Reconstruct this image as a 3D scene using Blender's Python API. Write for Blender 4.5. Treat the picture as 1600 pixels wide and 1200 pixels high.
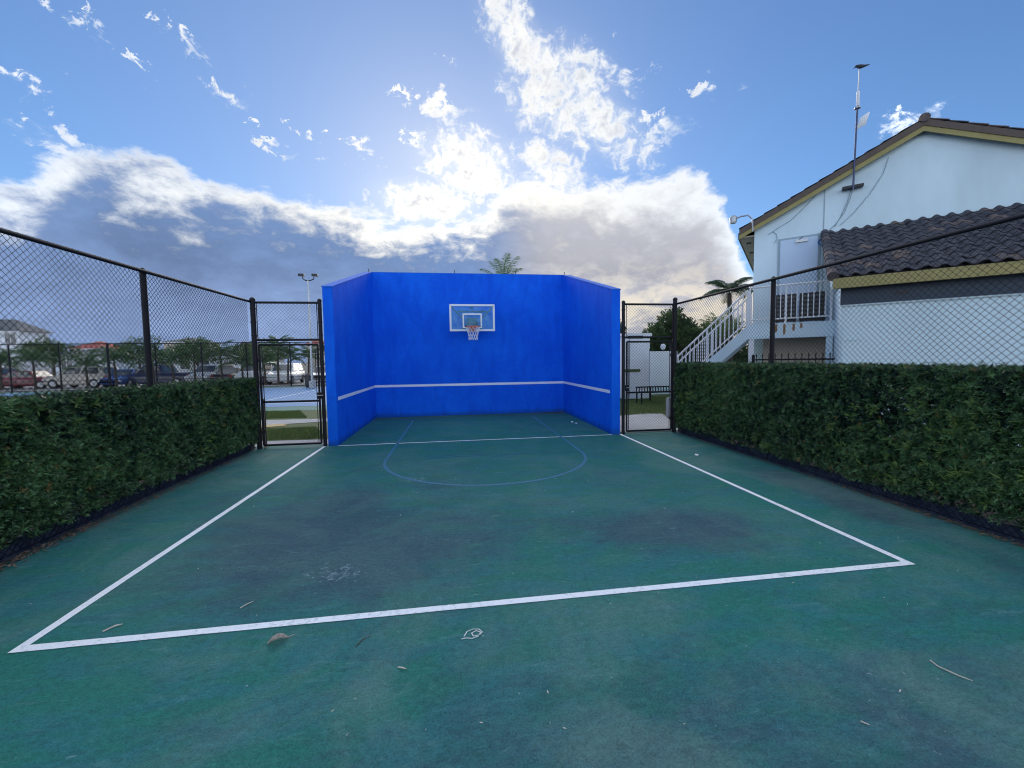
import bpy, math, random
import numpy as np
from mathutils import Vector, Matrix

for o in list(bpy.data.objects):
    bpy.data.objects.remove(o, do_unlink=True)
random.seed(7)
rng = np.random.default_rng(11)
sc = bpy.context.scene
COL = sc.collection
rad = math.radians

# ------------------------------------------------------------------ camera
cam_d = bpy.data.cameras.new('camera')
cam = bpy.data.objects.new('camera', cam_d)
COL.objects.link(cam)
cam_d.sensor_width = 36.0
cam_d.lens = 641.8 / 1600 * 36.0
cam_d.clip_start = 0.05
cam_d.clip_end = 3000
cr = Vector((0.99039291, -0.13758392, -0.01387655))
cu = Vector((0.02193956, 0.05726214, 0.99811808))
cf = Vector((0.1365304, 0.98883351, -0.05973054))
mw = Matrix((cr, cu, -cf)).transposed().to_4x4()
mw.translation = Vector((0, 0, 1.798))
cam.matrix_world = mw
sc.camera = cam

# ------------------------------------------------------------------ exposure
sc.view_settings.view_transform = 'Standard'
sc.view_settings.look = 'None'
sc.view_settings.gamma = 1
sc.view_settings.exposure = 2.4
sc.view_settings.use_curve_mapping = False
sc.cycles.use_denoising = True
sc.cycles.filter_width = 1.1
sc.cycles.max_bounces = 5
sc.cycles.diffuse_bounces = 3
sc.cycles.glossy_bounces = 2
sc.cycles.transmission_bounces = 3
sc.cycles.transparent_max_bounces = 12

# ------------------------------------------------------------------ sky and clouds (world)
SUN_EL, SUN_AZ = 20.4, -1.3          # degrees; azimuth from +Y towards +X
SKY_S = 0.05
CK = 1.0 / SKY_S / 5.28              # cloud radiances are written in display units at this exposure
world = bpy.data.worlds.new('World')
sc.world = world
world.use_nodes = True
world.cycles.sampling_method = 'MANUAL'
world.cycles.sample_map_resolution = 512
wt = world.node_tree
wt.nodes.clear()


class NB:
    """small node-building helper"""
    def __init__(s, t):
        s.t = t

    def put(s, sock, v):
        if v is None:
            return
        if hasattr(v, 'is_output'):
            s.t.links.new(v, sock)
        else:
            sock.default_value = v

    def m(s, op, a, b=None, c=None, clamp=False):
        n = s.t.nodes.new('ShaderNodeMath')
        n.operation = op
        n.use_clamp = clamp
        for i, v in enumerate((a, b, c)):
            s.put(n.inputs[i], v)
        return n.outputs[0]

    def ss(s, v, lo, hi, a=0.0, b=1.0):
        n = s.t.nodes.new('ShaderNodeMapRange')
        n.interpolation_type = 'SMOOTHSTEP'
        s.put(n.inputs[0], v)
        for i, k in enumerate((lo, hi, a, b)):
            s.put(n.inputs[1 + i], k)
        return n.outputs[0]

    def lin(s, v, lo, hi, a=0.0, b=1.0):
        n = s.t.nodes.new('ShaderNodeMapRange')
        s.put(n.inputs[0], v)
        for i, k in enumerate((lo, hi, a, b)):
            s.put(n.inputs[1 + i], k)
        return n.outputs[0]

    def vm(s, op, a, b=None):
        n = s.t.nodes.new('ShaderNodeVectorMath')
        n.operation = op
        s.put(n.inputs[0], a)
        s.put(n.inputs[1], b)
        return n.outputs[1] if op == 'DOT_PRODUCT' else n.outputs[0]

    def noise(s, vec, scale, detail=5, rough=0.55, dist=0.0):
        n = s.t.nodes.new('ShaderNodeTexNoise')
        s.put(n.inputs['Vector'], vec)
        n.inputs['Scale'].default_value = scale
        n.inputs['Detail'].default_value = detail
        n.inputs['Roughness'].default_value = rough
        n.inputs['Distortion'].default_value = dist
        return n.outputs['Fac']

    def mix(s, f, a, b):
        n = s.t.nodes.new('ShaderNodeMix')
        n.data_type = 'RGBA'
        s.put(n.inputs[0], f)
        for sk, v in ((n.inputs[6], a), (n.inputs[7], b)):
            if not hasattr(v, 'is_output') and len(v) == 3:
                v = (*v, 1)
            s.put(sk, v)
        return n.outputs[2]

    def scale(s, col, f):
        n = s.t.nodes.new('ShaderNodeVectorMath')
        n.operation = 'SCALE'
        s.put(n.inputs[0], col)
        s.put(n.inputs[3], f)
        return n.outputs[0]


def build_sky():
    b = NB(wt)
    m = b.m
    out = wt.nodes.new('ShaderNodeOutputWorld')
    bg = wt.nodes.new('ShaderNodeBackground')
    bg.inputs['Strength'].default_value = SKY_S
    wt.links.new(bg.outputs[0], out.inputs[0])
    sky = wt.nodes.new('ShaderNodeTexSky')
    sky.sky_type = 'NISHITA'
    sky.sun_disc = False
    sky.sun_elevation = rad(SUN_EL)
    sky.sun_rotation = rad(SUN_AZ)
    sky.altitude = 0
    sky.air_density = 1.0
    sky.dust_density = 0.15
    sky.ozone_density = 6.0
    tc = wt.nodes.new('ShaderNodeTexCoord')
    d = tc.outputs['Generated']
    sp = wt.nodes.new('ShaderNodeSeparateXYZ')
    wt.links.new(d, sp.inputs[0])
    x, y, z = sp.outputs
    az = m('MULTIPLY', m('ARCTAN2', x, y), 57.2958)
    el = m('MULTIPLY', m('ARCSINE', z), 57.2958)
    st = b.vm('MULTIPLY', d, (1.0, 1.0, 1.9))
    n1 = b.noise(st, 4.2, 7, 0.60, 0.25)
    n2 = b.noise(st, 15.0, 6, 0.64, 0.3)
    n3 = b.noise(b.vm('ADD', st, (3.1, 1.7, 0.4)), 2.3, 2, 0.5)
    c1 = m('SUBTRACT', n1, 0.5)
    c2 = m('SUBTRACT', n2, 0.5)
    # angle from the sun
    sd = Vector((math.sin(rad(SUN_AZ)) * math.cos(rad(SUN_EL)), math.cos(rad(SUN_AZ)) * math.cos(rad(SUN_EL)), math.sin(rad(SUN_EL))))
    ang = m('MULTIPLY', m('ARCCOSINE', m('MINIMUM', b.vm('DOT_PRODUCT', d, tuple(sd)), 0.99999)), 57.2958)
    glow = m('EXPONENT', m('MULTIPLY', m('POWER', m('DIVIDE', ang, 11.0), 2.0), -1.0))
    glow_w = m('EXPONENT', m('MULTIPLY', m('POWER', m('DIVIDE', ang, 27.0), 2.0), -1.0))
    # clear sky
    base = sky.outputs[0]
    lum = b.vm('DOT_PRODUCT', base, (0.3, 0.5, 0.2))
    base = b.scale(base, m('DIVIDE', 1.0, m('ADD', 1.0, m('MULTIPLY', lum, 0.085))))
    base = b.scale(base, 0.72)
    # top edge of the long cloud bank, elevation over azimuth
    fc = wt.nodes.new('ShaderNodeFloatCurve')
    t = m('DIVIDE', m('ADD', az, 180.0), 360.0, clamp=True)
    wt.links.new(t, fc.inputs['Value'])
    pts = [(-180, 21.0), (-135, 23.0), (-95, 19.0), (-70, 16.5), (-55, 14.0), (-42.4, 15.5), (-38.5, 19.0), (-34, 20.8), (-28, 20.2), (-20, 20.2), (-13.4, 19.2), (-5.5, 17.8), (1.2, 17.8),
           (6.5, 21.5), (12, 24.2), (19, 23.6), (25, 23.6), (31, 23.0), (34, 20.0), (36.0, 15.0), (38, 9.5), (44, 6.0), (56, 6.5), (80, 12.0), (110, 19.0), (145, 22.5), (180, 21.0)]  # bank behind the camera is unseen, added to light wall and hedges
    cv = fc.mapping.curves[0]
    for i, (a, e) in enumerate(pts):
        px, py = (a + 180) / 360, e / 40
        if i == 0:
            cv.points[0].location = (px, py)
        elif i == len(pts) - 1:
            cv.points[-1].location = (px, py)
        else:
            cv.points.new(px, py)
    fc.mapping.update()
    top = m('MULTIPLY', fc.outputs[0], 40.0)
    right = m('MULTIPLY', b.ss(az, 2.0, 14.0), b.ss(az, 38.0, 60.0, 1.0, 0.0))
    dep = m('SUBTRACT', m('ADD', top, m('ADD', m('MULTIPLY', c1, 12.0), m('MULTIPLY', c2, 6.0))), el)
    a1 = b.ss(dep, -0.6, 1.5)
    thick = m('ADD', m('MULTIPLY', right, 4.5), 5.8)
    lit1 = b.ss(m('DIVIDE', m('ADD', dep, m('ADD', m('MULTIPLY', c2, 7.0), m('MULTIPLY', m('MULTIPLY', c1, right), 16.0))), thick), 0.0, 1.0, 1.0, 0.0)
    front = b.ss(m('ADD', ang, m('MULTIPLY', c2, 60.0)), 70.0, 125.0)      # unseen clouds opposite the sun whitened to fill wall and hedges
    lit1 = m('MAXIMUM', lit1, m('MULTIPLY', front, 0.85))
    fine = b.noise(b.vm('MULTIPLY', d, (1.0, 1.0, 1.35)), 15.0, 6, 0.66, 0.5)
    fine2 = b.noise(d, 42.0, 5, 0.65, 0.6)
    # broken sunlit masses above the bank
    blobs = [(15.5, 31.0, 6.5, 4.2, -35), (9.8, 36.0, 5.0, 2.2, -50), (20.8, 28.0, 5.5, 2.6, -38), (3.0, 24.5, 5.6, 3.2, -10), (13.5, 24.5, 4.0, 2.4, -30), (-3.0, 20.5, 6.0, 2.0, 0)]
    puffs = [(27.2, 26.9, 1.25), (-25.4, 27.8, 1.05), (-29.4, 31.2, .65), (-40.3, 23.3, .8), (33.2, 29.5, .8), (-0.5, 30.3, 1.3), (-38.5, 19.8, 1.5), (-5.6, 30.9, .6), (50.6, 22.1, 1.0), (-21.0, 24.0, .7), (-11.5, 25.5, .9), (-32.5, 27.9, .5), (-4.5, 27.3, .9), (-17.0, 26.0, .6), (-36.5, 30.0, .6), (-1.0, 34.5, .5)]
    tot = None
    for (ba, be, sa, se, r) in blobs:
        ca, sn = math.cos(rad(r)), math.sin(rad(r))
        da = m('SUBTRACT', az, ba)
        de = m('SUBTRACT', el, be)
        k = math.cos(rad(be))
        u = m('ADD', m('MULTIPLY', da, ca * k / sa), m('MULTIPLY', de, sn / sa))
        v = m('ADD', m('MULTIPLY', da, -sn * k / se), m('MULTIPLY', de, ca / se))
        g = m('EXPONENT', m('MULTIPLY', m('ADD', m('MULTIPLY', u, u), m('MULTIPLY', v, v)), -0.7))
        tot = g if tot is None else m('MAXIMUM', tot, g)
    cmb = wt.nodes.new('ShaderNodeCombineXYZ')
    tl_ = rad(-16)
    kx, kz = math.cos(tl_), math.sin(tl_)
    wt.links.new(m('ADD', m('MULTIPLY', az, kx * .52), m('MULTIPLY', el, kz * .6)), cmb.inputs[0])
    wt.links.new(m('ADD', m('MULTIPLY', az, -kz * .9), m('MULTIPLY', el, kx * 1.15)), cmb.inputs[1])
    warp = wt.nodes.new('ShaderNodeCombineXYZ')
    wt.links.new(m('ADD', m('MULTIPLY', m('SUBTRACT', fine, 0.5), 8.0), m('MULTIPLY', m('SUBTRACT', fine2, 0.5), 4.0)), warp.inputs[0])
    wt.links.new(m('ADD', m('MULTIPLY', c2, 6.0), m('MULTIPLY', m('SUBTRACT', fine2, 0.5), -5.0)), warp.inputs[1])
    pco = b.vm('ADD', cmb.outputs[0], warp.outputs[0])
    for (ba, be, r) in puffs:
        dn = wt.nodes.new('ShaderNodeVectorMath')
        dn.operation = 'DISTANCE'
        wt.links.new(pco, dn.inputs[0])
        dn.inputs[1].default_value = (ba * kx * .52 + be * kz * .6, -ba * kz * .9 + be * kx * 1.15, 0)
        tot = m('MAXIMUM', tot, b.ss(dn.outputs['Value'], r * 1.7, 0.0, 0.0, 0.85))
    d2 = m('ADD', m('SUBTRACT', m('MULTIPLY', tot, 0.95), 0.50), m('ADD', m('MULTIPLY', m('SUBTRACT', fine, 0.5), 2.0), m('MULTIPLY', m('SUBTRACT', fine2, 0.5), 2.0)))
    d2 = m('SUBTRACT', d2, b.ss(tot, 0.02, 0.30, 1.2, 0.0))
    a2 = b.ss(d2, -0.22, 0.50)
    veil = m('MULTIPLY', b.ss(tot, 0.05, 0.9), 0.22)
    # small scattered puffs, the whole sky round
    over = b.ss(el, 36.0, 58.0, 0.0, 0.20)  # cloud cover above the view thickened to brighten the court
    pn = m('ADD', over, m('ADD', m('MULTIPLY', m('SUBTRACT', fine2, 0.5), 0.35), m('ADD', m('MULTIPLY', m('SUBTRACT', fine, 0.5), 0.75), m('ADD', 0.5, m('MULTIPLY', m('SUBTRACT', n3, 0.5), 0.5)))))
    a3 = m('MULTIPLY', b.ss(pn, 0.66, 0.76), b.ss(el, 17.0, 24.0))
    # colours
    boost = m('ADD', m('ADD', 1.08, m('MULTIPLY', glow, 0.25)), m('MULTIPLY', b.ss(ang, 32.0, 85.0), 1.75))  # clouds far from the sun, mostly unseen, brightened as fill light
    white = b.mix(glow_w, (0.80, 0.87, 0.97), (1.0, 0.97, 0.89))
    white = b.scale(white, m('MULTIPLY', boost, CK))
    low = b.ss(el, 3.0, 17.0)
    grey = b.mix(low, (0.27, 0.385, 0.66), (0.165, 0.268, 0.50))
    grey = b.mix(m('MULTIPLY', right, 0.75), grey, (0.58, 0.56, 0.57))
    # soft lighter billows inside the bank
    grey = b.scale(grey, m('MULTIPLY', CK, m('ADD', 1.0, m('MULTIPLY', m('ADD', c1, m('MULTIPLY', c2, 0.6)), 0.95))))
    lowwarm = m('MULTIPLY', m('MULTIPLY', right, b.ss(el, 5.0, 15.0, 1.0, 0.0)), b.ss(n2, 0.40, 0.62))
    grey = b.mix(m('MULTIPLY', lowwarm, 0.85), grey, tuple(CK * k for k in (0.95, 0.86, 0.70)))
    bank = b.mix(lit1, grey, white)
    frag = b.mix(b.ss(m('ADD', d2, m('MULTIPLY', c2, 1.5)), 0.2, 1.1, 0.0, 0.75), white, tuple(CK * k for k in (0.52, 0.57, 0.70)))
    # thin bright air around the sun
    col = b.mix(m('MULTIPLY', glow_w, 0.30), base, tuple(CK * k for k in (0.62, 0.70, 0.90)))
    col = b.mix(m('MULTIPLY', glow, 0.28), col, tuple(CK * k for k in (1.05, 1.03, 0.98)))
    col = b.mix(m('MULTIPLY', a3, 0.85), col, white)
    col = b.mix(veil, col, white)
    col = b.mix(a2, col, frag)
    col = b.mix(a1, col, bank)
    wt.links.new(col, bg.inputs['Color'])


build_sky()

sun_d = bpy.data.lights.new('sun', 'SUN')
sun_d.energy = 0.5
sun_d.angle = rad(45)
sun_d.color = (1.0, 0.93, 0.82)
sun = bpy.data.objects.new('sun', sun_d)
COL.objects.link(sun)
sv = Vector((math.sin(rad(SUN_AZ)) * math.cos(rad(SUN_EL)), math.cos(rad(SUN_AZ)) * math.cos(rad(SUN_EL)), math.sin(rad(SUN_EL))))
sun.rotation_euler = sv.to_track_quat('Z', 'Y').to_euler()


# ------------------------------------------------------------------ materials
def pm(name, col, rough=0.7, var=0.18, scale=4.0, bump=0.0, bscale=40.0, metal=0.0, spec=0.5, tint=None, stretch=(1, 1, 1)):
    """Principled material: base colour with two octaves of uneven tone, optional second tint and fine relief."""
    mt = bpy.data.materials.new(name)
    mt.use_nodes = True
    t = mt.node_tree
    b = NB(t)
    p = t.nodes['Principled BSDF']
    geo = t.nodes.new('ShaderNodeNewGeometry')
    vec = geo.outputs['Position']
    if stretch != (1, 1, 1):
        vec = b.vm('MULTIPLY', vec, stretch)
    n = b.noise(vec, scale, 7, 0.62)
    f = b.m('MULTIPLY', b.m('SUBTRACT', n, 0.5), 2 * var * 2)
    c = b.scale((*col,), b.m('ADD', 1.0, f)) if tint is None else b.mix(b.ss(n, 0.42, 0.62), col, tint)
    if tint is not None:
        c = b.scale(c, b.m('ADD', 1.0, b.m('MULTIPLY', b.m('SUBTRACT', b.noise(vec, scale * 7, 4, 0.6), 0.5), var * 3)))
    t.links.new(c, p.inputs['Base Color'])
    p.inputs['Roughness'].default_value = rough
    p.inputs['Metallic'].default_value = metal
    p.inputs['Specular IOR Level'].default_value = spec
    if bump:
        bn = t.nodes.new('ShaderNodeBump')
        bn.inputs['Strength'].default_value = bump
        bn.inputs['Distance'].default_value = 0.01
        t.links.new(b.noise(vec, bscale, 5, 0.6), bn.inputs['Height'])
        t.links.new(bn.outputs[0], p.inputs['Normal'])
    return mt


def court_material():
    mt = bpy.data.materials.new('court_paint')
    mt.use_nodes = True
    t = mt.node_tree
    b = NB(t)
    m = b.m
    p = t.nodes['Principled BSDF']
    pos = t.nodes.new('ShaderNodeNewGeometry').outputs['Position']
    sp = t.nodes.new('ShaderNodeSeparateXYZ')
    t.links.new(pos, sp.inputs[0])
    x, y, _ = sp.outputs
    big = b.noise(pos, 0.55, 6, 0.6, 0.6)
    mid = b.noise(b.vm('MULTIPLY', pos, (1.0, 2.2, 1.0)), 1.7, 7, 0.65, 0.4)
    strk = b.noise(b.vm('MULTIPLY', pos, (1.4, 3.6, 1.0)), 1.5, 8, 0.72, 0.5)
    fine = b.noise(b.vm('MULTIPLY', pos, (1.0, 1.5, 1.0)), 20.0, 8, 0.75, 0.6)
    grit = b.noise(pos, 85.0, 3, 0.8)
    def st(n, lo=.32, hi=.68):
        return b.lin(n, lo, hi)
    green = (0.020, 0.152, 0.124)
    teal = (0.024, 0.147, 0.156)
    worn = (0.044, 0.088, 0.118)
    c = b.mix(b.ss(mid, 0.40, 0.60), green, teal)
    # worn grey-blue areas where the paint has thinned
    patch = None
    for (cx, cy, sx, sy, w) in ((-1.25, 3.85, 1.35, 0.85, 0.95), (2.35, 3.85, 0.85, 0.5, 0.85), (-1.6, 5.2, 1.2, 0.9, 0.55), (1.2, 4.3, 1.4, 0.5, 0.4), (2.6, 1.7, 1.6, 0.7, 0.6),
                                (4.75, 4.8, 0.32, 1.7, 1.0), (0.3, 1.75, 1.6, 0.4, 0.42), (0.2, 6.6, 1.6, 1.0, 0.25), (-2.2, 1.3, 1.2, 0.6, 0.35)):
        u = m('DIVIDE', m('SUBTRACT', x, cx), sx)
        v = m('DIVIDE', m('SUBTRACT', y, cy), sy)
        g = m('MULTIPLY', m('EXPONENT', m('MULTIPLY', m('ADD', m('MULTIPLY', u, u), m('MULTIPLY', v, v)), -0.8)), w)
        patch = g if patch is None else m('ADD', patch, g)
    wear = m('ADD', m('MULTIPLY', patch, 1.05), m('MULTIPLY', m('SUBTRACT', big, 0.5), 2.0))
    wear = m('ADD', wear, m('MULTIPLY', m('SUBTRACT', strk, 0.5), 1.3))
    c = b.mix(m('MULTIPLY', b.ss(wear, 0.05, 1.0), 0.9), c, worn)
    # dark streaks and faded pale streaks
    c = b.mix(b.ss(m('ADD', strk, m('MULTIPLY', mid, 0.4)), 0.74, 0.95, 0.0, 0.5), c, (0.024, 0.095, 0.115))
    pale = b.noise(b.vm('MULTIPLY', pos, (0.9, 3.6, 1.0)), 3.4, 8, 0.72, 0.8)
    c = b.mix(b.ss(pale, 0.54, 0.74, 0.0, 0.5), c, (0.11, 0.25, 0.25))
    dust = b.noise(b.vm('ADD', pos, (5.0, 2.0, 0.0)), 0.8, 8, 0.66, 0.9)
    outside = m('MAXIMUM', b.ss(y, 3.1, 2.7), m('MAXIMUM', b.ss(x, 3.7, 4.3), b.ss(x, -2.7, -3.2)))
    c = b.mix(m('MULTIPLY', b.ss(dust, 0.40, 0.66), m('ADD', 0.30, m('MULTIPLY', outside, 0.30))), c, (0.105, 0.200, 0.185))
    # scuffs: chips of bare pale surface in a few places
    chips = None
    for (cx, cy, s, w) in ((-1.05, 3.58, 0.34, 1.0), (-0.66, 6.25, 0.28, 1.0), (2.3, 2.05, 0.55, 0.34), (2.2, 1.6, 0.4, 0.34)):
        u = m('DIVIDE', m('SUBTRACT', x, cx), s)
        v = m('DIVIDE', m('SUBTRACT', y, cy), s * 0.55)
        g = m('MULTIPLY', m('EXPONENT', m('MULTIPLY', m('ADD', m('MULTIPLY', u, u), m('MULTIPLY', v, v)), -1.0)), w)
        chips = g if chips is None else m('ADD', chips, g)
    cn = b.noise(b.vm('MULTIPLY', pos, (1.0, 1.6, 1.0)), 16.0, 5, 0.65, 1.0)
    chip = b.ss(m('ADD', m('MULTIPLY', chips, 0.19), cn), 0.69, 0.75)
    c = b.mix(m('MULTIPLY', chip, 0.36), c, (0.36, 0.45, 0.50))
    # darker and greyer towards the back wall and along the fences
    edge = m('ADD', b.ss(m('ADD', y, m('MULTIPLY', mid, 1.0)), 12.9, 13.9), m('ADD', b.ss(m('ADD', x, m('MULTIPLY', strk, 0.5)), -3.55, -4.0), b.ss(m('SUBTRACT', x, m('MULTIPLY', strk, 0.4)), 4.75, 5.1)), clamp=True)
    c = b.mix(m('MULTIPLY', edge, 0.45), c, (0.045, 0.075, 0.075))
    c = b.scale(c, m('ADD', -0.42, m('ADD', m('MULTIPLY', fine, 1.25), m('MULTIPLY', grit, 1.6))))
    # sparse pale specks
    vor = t.nodes.new('ShaderNodeTexVoronoi')
    vor.inputs['Scale'].default_value = 6.0
    t.links.new(pos, vor.inputs['Vector'])
    spk = m('MULTIPLY', b.ss(vor.outputs['Distance'], 0.025, 0.045, 1.0, 0.0), b.ss(b.noise(pos, 1.1, 2, 0.5), 0.46, 0.56))
    c = b.mix(m('MULTIPLY', spk, 0.6), c, (0.45, 0.50, 0.50))
    t.links.new(c, p.inputs['Base Color'])
    t.links.new(b.lin(wear, -0.3, 0.9, 0.75, 0.9), p.inputs['Roughness'])
    p.inputs['Specular IOR Level'].default_value = 0.12
    bn = t.nodes.new('ShaderNodeBump')
    bn.inputs['Strength'].default_value = 0.35
    bn.inputs['Distance'].default_value = 0.004
    t.links.new(m('ADD', grit, m('MULTIPLY', fine, 0.6)), bn.inputs['Height'])
    t.links.new(bn.outputs[0], p.inputs['Normal'])
    return mt


def line_material(name, col, wear_to, amount):
    mt = bpy.data.materials.new(name)
    mt.use_nodes = True
    t = mt.node_tree
    b = NB(t)
    p = t.nodes['Principled BSDF']
    pos = t.nodes.new('ShaderNodeNewGeometry').outputs['Position']
    n = b.noise(pos, 22.0, 7, 0.7, 0.5)
    l = b.noise(pos, 1.3, 4, 0.6)
    k = b.m('ADD', n, b.m('MULTIPLY', b.m('SUBTRACT', l, 0.5), 0.35))
    c = b.mix(b.ss(k, 0.50, 0.68, 0.0, amount), col, wear_to)
    c = b.scale(c, b.m('ADD', 0.82, b.m('MULTIPLY', b.noise(pos, 90.0, 3, 0.6), 0.36)))
    t.links.new(c, p.inputs['Base Color'])
    p.inputs['Roughness'].default_value = 0.7
    return mt


def wall_paint():
    """blue paint over rendered block: trowel relief, vertical runs, a few rubbed ball marks"""
    mt = bpy.data.materials.new('blue_wall_paint')
    mt.use_nodes = True
    t = mt.node_tree
    b = NB(t)
    m = b.m
    p = t.nodes['Principled BSDF']
    pos = t.nodes.new('ShaderNodeNewGeometry').outputs['Position']
    runs = b.noise(b.vm('MULTIPLY', pos, (2.6, 2.6, 0.9)), 1.2, 8, 0.66, 0.8)
    big = b.noise(pos, 0.7, 5, 0.6)
    trow = b.noise(b.vm('MULTIPLY', pos, (1.0, 1.0, 1.8)), 9.0, 6, 0.6, 0.6)
    c = b.mix(b.ss(m('ADD', m('MULTIPLY', runs, 0.6), m('MULTIPLY', big, 0.4)), 0.36, 0.66), (0.003, 0.098, 0.72), (0.005, 0.145, 0.83))
    rub = b.noise(pos, 5.0, 6, 0.7, 1.2)
    c = b.mix(b.ss(rub, 0.66, 0.78, 0.0, 0.22), c, (0.06, 0.20, 0.72))
    sp = t.nodes.new('ShaderNodeSeparateXYZ')
    t.links.new(pos, sp.inputs[0])
    vor = t.nodes.new('ShaderNodeTexVoronoi')
    vor.inputs['Scale'].default_value = 2.4
    t.links.new(pos, vor.inputs['Vector'])
    mark = m('MULTIPLY', b.ss(m('ADD', vor.outputs['Distance'], m('MULTIPLY', m('SUBTRACT', rub, 0.5), 0.10)), 0.035, 0.075, 1.0, 0.0), b.ss(b.noise(pos, 1.4, 2, 0.5), 0.50, 0.60))
    c = b.mix(m('MULTIPLY', mark, 0.22), c, (0.22, 0.36, 0.75))
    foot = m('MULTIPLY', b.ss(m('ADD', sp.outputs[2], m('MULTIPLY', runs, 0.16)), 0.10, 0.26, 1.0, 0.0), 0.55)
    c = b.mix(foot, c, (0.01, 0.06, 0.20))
    c = b.scale(c, m('ADD', 0.88, m('MULTIPLY', trow, 0.24)))
    t.links.new(c, p.inputs['Base Color'])
    p.inputs['Roughness'].default_value = 0.75
    p.inputs['Specular IOR Level'].default_value = 0.12
    bn = t.nodes.new('ShaderNodeBump')
    bn.inputs['Strength'].default_value = 0.5
    bn.inputs['Distance'].default_value = 0.012
    t.links.new(trow, bn.inputs['Height'])
    t.links.new(bn.outputs[0], p.inputs['Normal'])
    return mt


def leaf_material(name, dark, light, trans=0.25, rough=0.5):
    mt = bpy.data.materials.new(name)
    mt.use_nodes = True
    t = mt.node_tree
    b = NB(t)
    p = t.nodes['Principled BSDF']
    at = t.nodes.new('ShaderNodeAttribute')
    at.attribute_name = 'tint'
    pos = t.nodes.new('ShaderNodeNewGeometry').outputs['Position']
    f = b.m('ADD', at.outputs['Fac'], b.m('MULTIPLY', b.m('SUBTRACT', b.noise(pos, 2.2, 4, 0.6), 0.5), 0.9), clamp=True)
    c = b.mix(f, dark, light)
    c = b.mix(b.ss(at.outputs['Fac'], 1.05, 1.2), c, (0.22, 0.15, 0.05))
    t.links.new(c, p.inputs['Base Color'])
    p.inputs['Roughness'].default_value = rough
    p.inputs['Specular IOR Level'].default_value = 0.28
    tr = t.nodes.new('ShaderNodeBsdfTranslucent')
    t.links.new(c, tr.inputs['Color'])
    mx = t.nodes.new('ShaderNodeMixShader')
    mx.inputs[0].default_value = trans
    t.links.new(p.outputs[0], mx.inputs[1])
    t.links.new(tr.outputs[0], mx.inputs[2])
    t.links.new(mx.outputs[0], t.nodes['Material Output'].inputs['Surface'])
    return mt


def glass_material(name, col=(0.02, 0.03, 0.04), rough=0.06):
    return pm(name, col, rough, 0.05, 3.0, spec=0.8)


def clear_board():
    mt = bpy.data.materials.new('acrylic_sheet')
    mt.use_nodes = True
    t = mt.node_tree
    p = t.nodes['Principled BSDF']
    b = NB(t)
    pos = t.nodes.new('ShaderNodeNewGeometry').outputs['Position']
    n = b.noise(pos, 6.0, 4, 0.6)
    p.inputs['Base Color'].default_value = (0.16, 0.52, 0.80, 1)  # cyan of the reflected sky put into the base colour
    t.links.new(b.lin(n, 0.3, 0.7, 0.08, 0.2), p.inputs['Roughness'])
    tr = t.nodes.new('ShaderNodeBsdfTransparent')
    tr.inputs[0].default_value = (0.80, 0.95, 0.97, 1)
    mx = t.nodes.new('ShaderNodeMixShader')
    t.links.new(b.lin(n, 0.3, 0.7, 0.10, 0.30), mx.inputs[0])
    t.links.new(tr.outputs[0], mx.inputs[1])
    t.links.new(p.outputs[0], mx.inputs[2])
    t.links.new(mx.outputs[0], t.nodes['Material Output'].inputs['Surface'])
    return mt


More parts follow.
